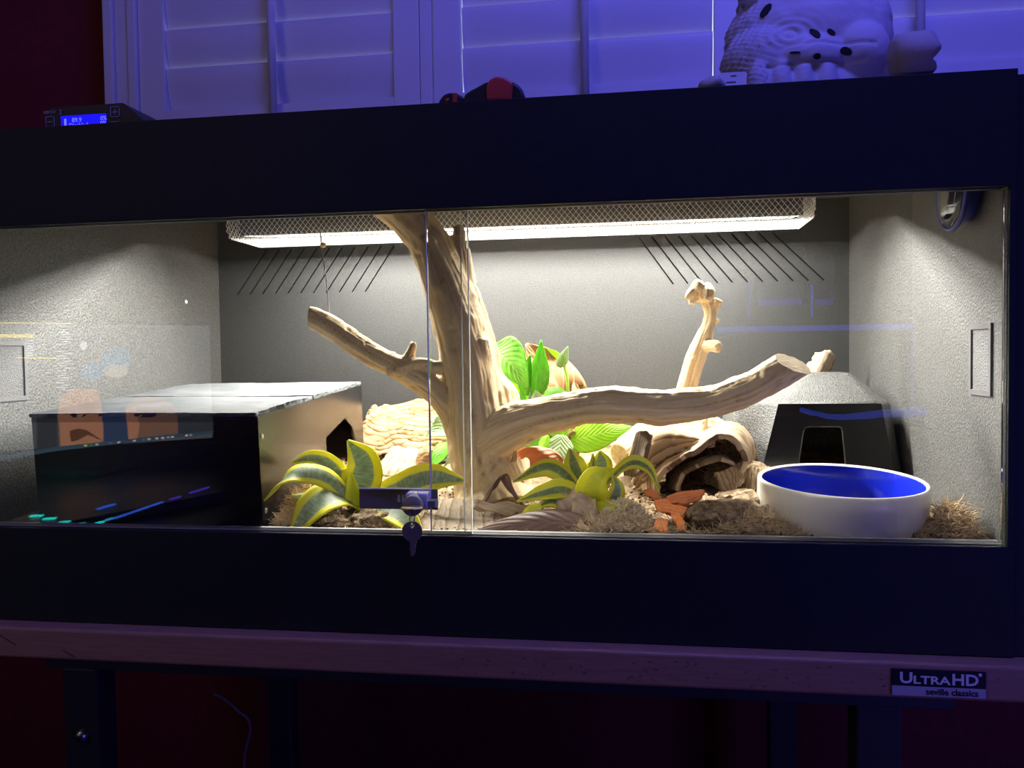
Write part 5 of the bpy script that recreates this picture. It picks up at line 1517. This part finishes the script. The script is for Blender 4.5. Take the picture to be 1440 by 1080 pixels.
# white ceramic sculpture
def ell_data(c, r, seg=24, rot=0.0):
    vs, fs = [], []
    n = seg // 2
    for i in range(n + 1):
        t_ = math.pi * i / n
        for k in range(seg):
            a_ = 2 * math.pi * k / seg
            x, y, z = r[0] * math.sin(t_) * math.cos(a_), r[1] * math.sin(t_) * math.sin(a_), r[2] * math.cos(t_)
            x, z = x * math.cos(rot) - z * math.sin(rot), x * math.sin(rot) + z * math.cos(rot)
            vs.append((c[0] + x, c[1] + y, c[2] + z))
    for i in range(n):
        for k in range(seg):
            fs.append([i * seg + k, i * seg + (k + 1) % seg, (i + 1) * seg + (k + 1) % seg, (i + 1) * seg + k])
    return vs, fs


def pe(px, py, y, rx, rz, ry, rot=0.0):
    s = PX(y); c = P(px, py, y)
    return ell_data(c, (rx * s, ry, rz * s), 28, rot)


yc = 0.30
parts = [pe(1132, 150, yc + 0.03, 104, 75, 0.085), pe(1132, 200, yc + 0.03, 100, 50, 0.085), pe(1135, 60, yc + 0.03, 105, 75, 0.085), pe(1130, 5, yc + 0.05, 85, 60, 0.075), pe(1130, -55, yc + 0.06, 60, 70, 0.06), pe(1080, 92, yc, 62, 52, 0.06, 0.1),
         pe(1130, 88, yc - 0.015, 58, 34, 0.055), pe(1203, 78, yc - 0.012, 42, 42, 0.05), pe(1215, 30, yc + 0.02, 34, 34, 0.04), pe(1234, 100, yc, 16, 24, 0.03), pe(1056, -2, yc, 16, 12, 0.02),
         pe(1218, 56, yc + 0.0, 22, 28, 0.035)]
for k in range(4):
    parts.append(pe(1066 + k * 31, 145, yc - 0.050 + 0.004 * abs(k - 1.5), 17.5, 62, 0.026))
me = voxel_union('ceramic_sculpture', parts, 0.0026)
co, no = co_of(me), no_of(me)
# scales on the left flank, wrinkles around the brow, and flat base
pxl = P(1020, 60, yc); s_ = PX(yc)
uu = (co[:, 0] - pxl.x) / s_; vv = (co[:, 2] - ZT) / s_
cell = np.sin(uu * 0.62 + vv * 0.25) * np.sin(vv * 0.70 - uu * 0.22)
mask = np.clip(1 - (uu - 25) / 45, 0, 1)
wr = np.sin(np.hypot((uu - 74), (vv - 132) * 1.5) * 0.5) * np.exp(-((uu - 70) / 36) ** 2 - ((vv - 132) / 20) ** 2)
ln = np.exp(-((vv - 90 - 0.03 * uu) / 2.0) ** 2) * (uu > 35) * (uu < 165) + np.exp(-((vv - 116 + 0.0008 * (uu - 110) ** 2) / 2.0) ** 2) * (uu > 60) * (uu < 175)
co = co + no * (0.0020 * cell * mask + 0.0017 * wr - 0.0026 * ln + 0.0014 * fbm(co * 40, 3, 5))[:, None]
co[:, 2] = np.maximum(co[:, 2], ZT + 0.0003)
set_co(me, co)
sc = link('ceramic_sculpture', me, M['ceramic'], None, True)
tagit(sc, 'white ceramic animal sculpture with scales and eye holes on the roof', 'sculpture')
dg = bpy.context.evaluated_depsgraph_get(); dg.update()


def eye_hole_shade(px, py, rx, rz, rot):
    v, n = [], 20
    pts = [(0.0, 0.0)] + [(k * math.cos(2 * math.pi * i / n) , k * math.sin(2 * math.pi * i / n)) for k in (0.6, 1.0) for i in range(n)]
    for a, b in pts:
        x, y = rx * a, -rz * b
        x, y = x * math.cos(rot) + y * math.sin(rot), -x * math.sin(rot) + y * math.cos(rot)
        d = CM @ np.array([(px + x - 720) / F_PX, 1.0, (540 - py - y) / F_PX]); d = Vector(d.tolist()).normalized()
        ok, loc, nrm, i = sc.ray_cast(Vector(CAM.tolist()), d)
        if not ok: return
        v.append(loc - d * 0.0009)
    f = [[0, 1 + k, 1 + (k + 1) % n] for k in range(n)] + [[1 + k, 1 + n + k, 1 + n + (k + 1) % n, 1 + (k + 1) % n] for k in range(n)]
    o = mesh('eye_hole_shade', v, f, M['hole_shade'], sc)  # black patch on the surface stands in for shade inside a hole
    md = o.modifiers.new('t', 'SOLIDIFY'); md.thickness = 0.002; md.offset = 0


for e in ((1077, 15, 12, 4.5, 0.9), (1146, 47, 9, 4.5, -0.6), (1169, 45, 6.5, 3.4, -0.6), (1190, 72, 8.5, 6, -0.3), (1149, 79, 5.5, 4.2, 0.3), (1118, 74, 8, 1.6, 0.05)):
    eye_hole_shade(*e)

cup_ = thing('broken_pot', 'small pale cracked pot lying on its side on the roof', 'pot', (0.52, 0.026, ZT))
yv = 0.026
pa, pb_ = P(1252, 83, yv), P(1310, 75, yv)
ax = (pb_ - pa)
q = ax.normalized().to_track_quat('Z', 'Y').to_matrix().to_4x4()
s = PX(yv); L = ax.length
prof = [(0, 0.0), (20 * s, 0.001), (28 * s, L * 0.12), (30 * s, L * 0.5), (29 * s, L * 0.8), (28 * s, L * 0.95), (25 * s, L * 0.93), (23 * s, L * 0.8), (22 * s, L * 0.2), (0, L * 0.15)]
vs, fs = [], []
seg, n = 36, len(prof)
Mq = Matrix.Translation(pa) @ q
for k in range(seg):
    a_ = 2 * math.pi * k / seg
    for i, (r, z) in enumerate(prof):
        zz = z + (L * 0.13 * vnoise([[math.cos(a_) * 4.2, math.sin(a_) * 4.2, 3]], 4)[0] if 4 <= i <= 7 else 0)
        rr = r * (1 + 0.05 * vnoise([[math.cos(a_) * 3, math.sin(a_) * 3, i]], 6)[0])
        v = Mq @ Vector((rr * math.cos(a_), rr * math.sin(a_), zz)); v.z = max(v.z, ZT + 0.0003); vs.append(v)
for k in range(seg):
    for i in range(n - 1):
        k2 = (k + 1) % seg
        fs.append([k * n + i, k2 * n + i, k2 * n + i + 1, k * n + i + 1])
mesh('pot_wall', vs, fs, M['ceramic_dim'], cup_, True)
patch('torn_rim', [[P(1296, 62, yv), P(1303, 50, yv), P(1306, 44, yv)], [P(1300, 66, yv - 0.01), P(1306, 54, yv - 0.01), P(1309, 45, yv - 0.006)]], M['ceramic_dim'], cup_, 0.003, 12, 10, 0.001, 60, 3)
patch('shard', [[P(1296, 99, yv), P(1306, 94, yv), P(1313, 88, yv)], [P(1296, 103, yv - 0.01), P(1310, 99, yv - 0.01), P(1317, 93, yv - 0.008)]], M['ceramic_dim'], cup_, 0.003, 12, 10, 0.001, 60, 4)

card = thing('paper_tag', 'small white printed paper tag leaning against the ceramic sculpture', 'tag', P(1031, 110, 0.2))
yk = 0.19
zz0 = ZT + 0.0004
cw0, cw1 = P(1012, 110, yk).x, P(1050, 110, yk).x; cz = (P(1014, 103, yk).z + P(1048, 100, yk).z) / 2
prism('tag_card', [(cw0 + 0.001, zz0), (cw0, cz - 0.002), (cw0 + 0.002, cz), (cw1 - 0.002, cz), (cw1, cz - 0.002), (cw1 - 0.0005, zz0)], 'y', yk, yk + 0.012, M['paper'], card)
for (u0, u1, dz_) in ((0.42, 0.62, 0.004), (0.25, 0.6, 0.012)):
    box('print_line', (cw0 + (cw1 - cw0) * u0, yk - 0.0004, cz - dz_ - 0.0014), (cw0 + (cw1 - cw0) * u1, yk, cz - dz_), M['ink'], card)
sh = thing('lump_stone', 'small dull stone beside the paper tag on the roof', 'stone', P(1002, 114, 0.02))
me = lump_mesh(5, 3, 0.15); co = co_of(me) * np.array([0.014, 0.012, 0.010]); set_co(me, co)
o = link('stone_body', me, M['ceramic_dim'], sh, True, False); o.location = (0, 0, ZT + 0.0085 - sh.location.z)

# ------------------------------------------------------------------ the room behind the photographer (seen mirrored in the glass)
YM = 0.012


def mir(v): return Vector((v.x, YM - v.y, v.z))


odesk = thing('computer_desk', 'dark computer desk standing behind the photographer', 'desk', (-1.3, -1.3, RZ0))
box('desk_top', (-2.25, -2.1, -0.045), (-0.62, -0.55, -0.012), M['black_plastic'], odesk, 0.002)
for lx, ly in ((-2.2, -2.05), (-0.7, -2.05), (-2.2, -0.62), (-0.7, -0.62)):
    box('leg', (lx, ly, RZ0 + 0.001), (lx + 0.05, ly + 0.05, -0.0452), M['black_plastic'], odesk)
# monitor: its plane is found from its two visible ends
e1b, e0b = P(295, 610, 1.50), P(0, 648, 1.12)
dirx = Vector((e0b.x - e1b.x, e0b.y - e1b.y, 0)).normalized()
zb0, zb1 = 0.074, 0.432
org = Vector((e1b.x, e1b.y, 0))
nv_ = Vector((dirx.y, -dirx.x, 0))
mon = thing('monitor', 'wide computer monitor on the desk behind the photographer', 'monitor', mir(Vector((e0b.x, e0b.y, -0.012))))


def scr(px, py, off=0.0):
    d = Vector((CM @ np.array([(px - 720) / F_PX, 1.0, (540 - py) / F_PX])).tolist()); c = Vector(CAM.tolist())
    k = (org - c).dot(nv_) / d.dot(nv_)
    p = c + d * k
    return mir(p + nv_ * off)


def onscr(s, z, off=0.0):
    return mir(org + dirx * s + Vector((0, 0, z)) + nv_ * off)


sgn = 1.0 if (Vector(CAM.tolist()) - org).dot(nv_) > 0 else -1.0
SW = 0.78
v = [onscr(-0.012, zb0 - 0.012, -0.030 * sgn), onscr(SW, zb0 - 0.012, -0.030 * sgn), onscr(SW, zb1 + 0.012, -0.030 * sgn), onscr(-0.012, zb1 + 0.012, -0.030 * sgn),
     onscr(-0.012, zb0 - 0.012, -0.001 * sgn), onscr(SW, zb0 - 0.012, -0.001 * sgn), onscr(SW, zb1 + 0.012, -0.001 * sgn), onscr(-0.012, zb1 + 0.012, -0.001 * sgn)]
mesh('monitor_case', v, [[0, 1, 2, 3], [4, 5, 6, 7], [0, 1, 5, 4], [1, 2, 6, 5], [2, 3, 7, 6], [3, 0, 4, 7]], M['black_plastic'], mon)
fc = onscr(SW * 0.45, 0, -0.04 * sgn)
box('monitor_foot', (fc.x - 0.1, fc.y - 0.1, -0.0118), (fc.x + 0.1, fc.y + 0.1, -0.002), M['black_plastic'], mon, 0.002)
box('monitor_neck', (fc.x - 0.02, fc.y - 0.02, -0.002), (fc.x + 0.02, fc.y + 0.02, 0.2), M['black_plastic'], mon)
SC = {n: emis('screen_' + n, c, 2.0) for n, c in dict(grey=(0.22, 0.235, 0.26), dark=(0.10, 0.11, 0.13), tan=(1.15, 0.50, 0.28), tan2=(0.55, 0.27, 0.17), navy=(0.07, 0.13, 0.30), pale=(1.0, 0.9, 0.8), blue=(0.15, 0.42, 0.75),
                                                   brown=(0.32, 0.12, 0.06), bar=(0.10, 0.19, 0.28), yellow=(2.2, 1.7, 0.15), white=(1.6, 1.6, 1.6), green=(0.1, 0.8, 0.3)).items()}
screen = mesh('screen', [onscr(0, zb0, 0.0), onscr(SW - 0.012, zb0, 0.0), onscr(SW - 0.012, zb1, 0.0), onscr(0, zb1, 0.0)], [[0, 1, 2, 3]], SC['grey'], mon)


def blob(name, pts, mt, layer):
    mesh(name, [scr(x, y, 0.0006 * layer * sgn) for x, y in pts], [list(range(len(pts)))], SC[mt], screen)


def oval(cx, cy, rx, ry, n=20):
    return [(cx + rx * math.cos(2 * math.pi * k / n), cy + ry * math.sin(2 * math.pi * k / n)) for k in range(n)]


# plain abstract wallpaper of rounded shapes, task bar and side widgets
blob('picture_shape', [(245, 583), (296, 580), (296, 606), (245, 612)], 'dark', 1)
blob('picture_shape', [(46, 590), (75, 580), (76, 634), (46, 640)], 'dark', 1)
blob('picture_shape', [(76, 575), (82, 555), (100, 545), (130, 548), (140, 575), (140, 626), (80, 633)], 'tan', 2)
blob('picture_shape', [(138, 572), (172, 572), (176, 620), (142, 625)], 'navy', 3)
blob('picture_shape', [(172, 570), (192, 556), (225, 560), (246, 575), (246, 610), (176, 618)], 'tan2', 2)
blob('picture_shape', [(172, 575), (186, 572), (192, 600), (188, 617), (176, 619)], 'tan', 4)
blob('picture_shape', oval(152, 512, 26, 22), 'tan2', 2)
blob('picture_shape', oval(158, 505, 22, 18), 'blue', 3)
blob('picture_shape', oval(125, 522, 17, 14), 'blue', 3)
blob('picture_shape', oval(158, 522, 17, 9), 'pale', 4)
blob('picture_shape', oval(112, 486, 5, 6), 'white', 4)
blob('picture_shape', [(92, 607), (105, 603), (118, 606), (140, 621), (118, 612), (104, 620), (94, 622)], 'brown', 5)
blob('task_bar', [(-200, 672), (-200, 664), (0, 641), (73, 629), (296, 606), (296, 610), (73, 635), (0, 648)], 'bar', 5)
for i, (x, mt) in enumerate([(115, 'yellow'), (123, 'green'), (131, 'white'), (150, 'blue'), (162, 'white'), (184, 'white'), (197, 'blue'), (205, 'white'), (216, 'white'), (224, 'white'), (232, 'pale'), (238, 'white'), (258, 'white'), (264, 'pale')]):
    y = 629 + (x - 73) * (-22.5 / 223) + 2.6
    blob('task_icon', oval(x, y, 2.2, 1.6, 8), mt, 6)
for (x0, x1, y, h) in ((-60, 95, 453.5, 1.6), (-60, 42, 471.5, 5.0), (18, 75, 503, 1.6)):
    blob('widget_line', [(x0, y - h / 2 - (x0 - x1) * 0.0), (x1, y - h / 2 + 1), (x1, y + h / 2 + 1), (x0, y + h / 2)], 'yellow', 4)
for k in range(26):
    x0 = 72 + random.uniform(0, 12); y = 463 + k * 3.4
    if k in (7, 8): continue
    blob('widget_text', [(x0, y), (x0 + random.uniform(10, 18), y), (x0 + 12, y + 1.0), (x0, y + 1.0)], 'white', 4)
for k in range(7):
    y = 479 + k * 3.4
    blob('widget_text', [(30, y), (40, y), (40, y + 1.0), (30, y + 1.0)], 'white', 4)

kb = thing('keyboard', 'backlit keyboard with cyan and blue lights on the computer desk', 'keyboard', (-1.0, -0.8, -0.012))
zk = 0.016
LEDS = [(34, 727, 52, 726, 'cyan', 0.010), (53, 731, 70, 730, 'cyan', 0.010), (75, 736, 90, 735, 'cyan', 0.010), (105, 737.5, 112, 737, 'cyan', 0.005), (128, 737, 138, 735, 'cyan', 0.006), (141, 733, 151, 730, 'sky', 0.006),
        (154, 730, 222, 707, 'blue', 0.006), (234, 703, 248, 699, 'violet', 0.006), (262, 694, 288, 686, 'violet', 0.006), (130, 717, 154, 710, 'blue', 0.008)]
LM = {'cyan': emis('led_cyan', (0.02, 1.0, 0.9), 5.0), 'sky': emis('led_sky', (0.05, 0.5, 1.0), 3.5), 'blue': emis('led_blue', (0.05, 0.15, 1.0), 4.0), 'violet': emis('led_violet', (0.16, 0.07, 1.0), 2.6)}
ka, kb_ = mir(PZ(34, 740, zk)), mir(PZ(300, 690, zk))
kd = (kb_ - ka); kd.z = 0; kl = kd.length; kd.normalize(); kn = Vector((-kd.y, kd.x, 0))
if kn.x > 0: kn = -kn
bm = bmesh.new()
v = [bm.verts.new(ka + kd * a_ + kn * b_ + Vector((0, 0, z - zk))) for z in (-0.0115, zk - 0.004) for a_, b_ in ((-0.02, -0.02), (kl + 0.02, -0.02), (kl + 0.02, 0.20), (-0.02, 0.20))]
for f in ([0, 1, 2, 3], [4, 5, 6, 7], [0, 1, 5, 4], [1, 2, 6, 5], [2, 3, 7, 6], [3, 0, 4, 7]): bm.faces.new([v[i] for i in f])
bm_obj('keyboard_body', bm, M['black_plastic'], kb)
for (x0, y0, x1, y1, c, w) in LEDS:
    a_, b_ = mir(PZ(x0, y0, zk)), mir(PZ(x1, y1, zk))
    nrm = Vector((-(b_ - a_).y, (b_ - a_).x, 0)).normalized() * w / 2
    vs = [a_ - nrm, b_ - nrm, b_ + nrm, a_ + nrm]
    mesh('light_strip', [p + Vector((0, 0, -0.003)) for p in vs] + vs, [[0, 1, 2, 3], [4, 5, 6, 7], [0, 1, 5, 4], [1, 2, 6, 5], [2, 3, 7, 6], [3, 0, 4, 7]], LM[c], kb)

# shelf unit with blue strip lights and a white door on the wall behind the photographer
YV = 2.55
shelf = thing('shelf_unit', 'tall dark shelf unit with blue strip lights behind the photographer', 'shelf', mir(P(1150, 600, YV)))


def vb(name, x0, y0, x1, y1, depth0, depth1, mat):
    a_, b_ = P(x0, y0, YV), P(x1, y1, YV)
    lo = (min(a_.x, b_.x), YM - YV - depth1, min(a_.z, b_.z)); hi = (max(a_.x, b_.x), YM - YV - depth0, max(a_.z, b_.z))
    return box(name, lo, hi, mat, shelf)


M['shelf_dark'] = plain('shelf_dark', (0.02, 0.02, 0.025), 0.6)
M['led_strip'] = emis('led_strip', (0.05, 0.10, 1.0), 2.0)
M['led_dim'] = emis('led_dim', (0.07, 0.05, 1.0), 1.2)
vb('rear_board', 1005, 270, 1300, 590, 0.15, 0.165, M['shelf_dark'])
vb('shelf_board', 1005, 446, 1283, 460, 0.0, 0.15, M['shelf_dark'])
vb('shelf_board', 1055, 586, 1300, 600, 0.0, 0.15, M['shelf_dark'])
vb('light_strip', 1008, 460, 1285, 463, -0.004, 0.0, M['led_strip'])
vb('light_strip', 1052, 395, 1054.5, 446, -0.004, 0.0, M['led_strip'])
vb('light_strip', 1140, 400, 1143.5, 446, -0.004, 0.0, M['led_strip'])
vb('light_strip', 1066, 421, 1128, 428, 0.0, 0.004, M['led_dim'])
vb('light_strip', 1148, 421, 1172, 428, 0.0, 0.004, M['led_dim'])
vb('light_strip', 1281, 470, 1283, 590, -0.004, 0.0, M['led_dim'])
vb('blue_box', 1140, 355, 1178, 420, 0.05, 0.14, plain('box_blue', (0.10, 0.10, 0.5), 0.6))
vb('blue_box', 1066, 362, 1128, 420, 0.05, 0.14, plain('box_blue2', (0.10, 0.10, 0.45), 0.6))
bl = thing('blanket', 'rumpled blue glowing blanket on the shelf behind the photographer', 'blanket', mir(P(1200, 590, YV)))
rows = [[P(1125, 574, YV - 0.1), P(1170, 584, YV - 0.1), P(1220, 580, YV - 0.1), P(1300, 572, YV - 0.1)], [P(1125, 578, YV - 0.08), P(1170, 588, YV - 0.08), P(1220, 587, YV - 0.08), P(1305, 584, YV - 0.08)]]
patch('blanket_cloth', [[mir(p) for p in r] for r in rows], emis('blanket_glow', (0.06, 0.12, 1.0), 1.6), bl, 0.01, 30, 8, 0.004, 20, 3)  # cloth glows by itself in place of blue light falling on it
d1 = struct(thing('door_1', 'white door in the wall behind the photographer', None))
a_, b_ = P(1286, 250, 2.70), P(1386, 250, 2.70)
box('door_leaf', (a_.x, RY0 + 0.001, RZ0 + 0.002), (b_.x + 0.3, RY0 + 0.035, 1.15), M['white_paint'], d1, 0.002)
box('door_frame', (a_.x - 0.06, RY0 + 0.001, RZ0 + 0.002), (a_.x - 0.002, RY0 + 0.05, 1.2), M['white_paint'], d1, 0.002)
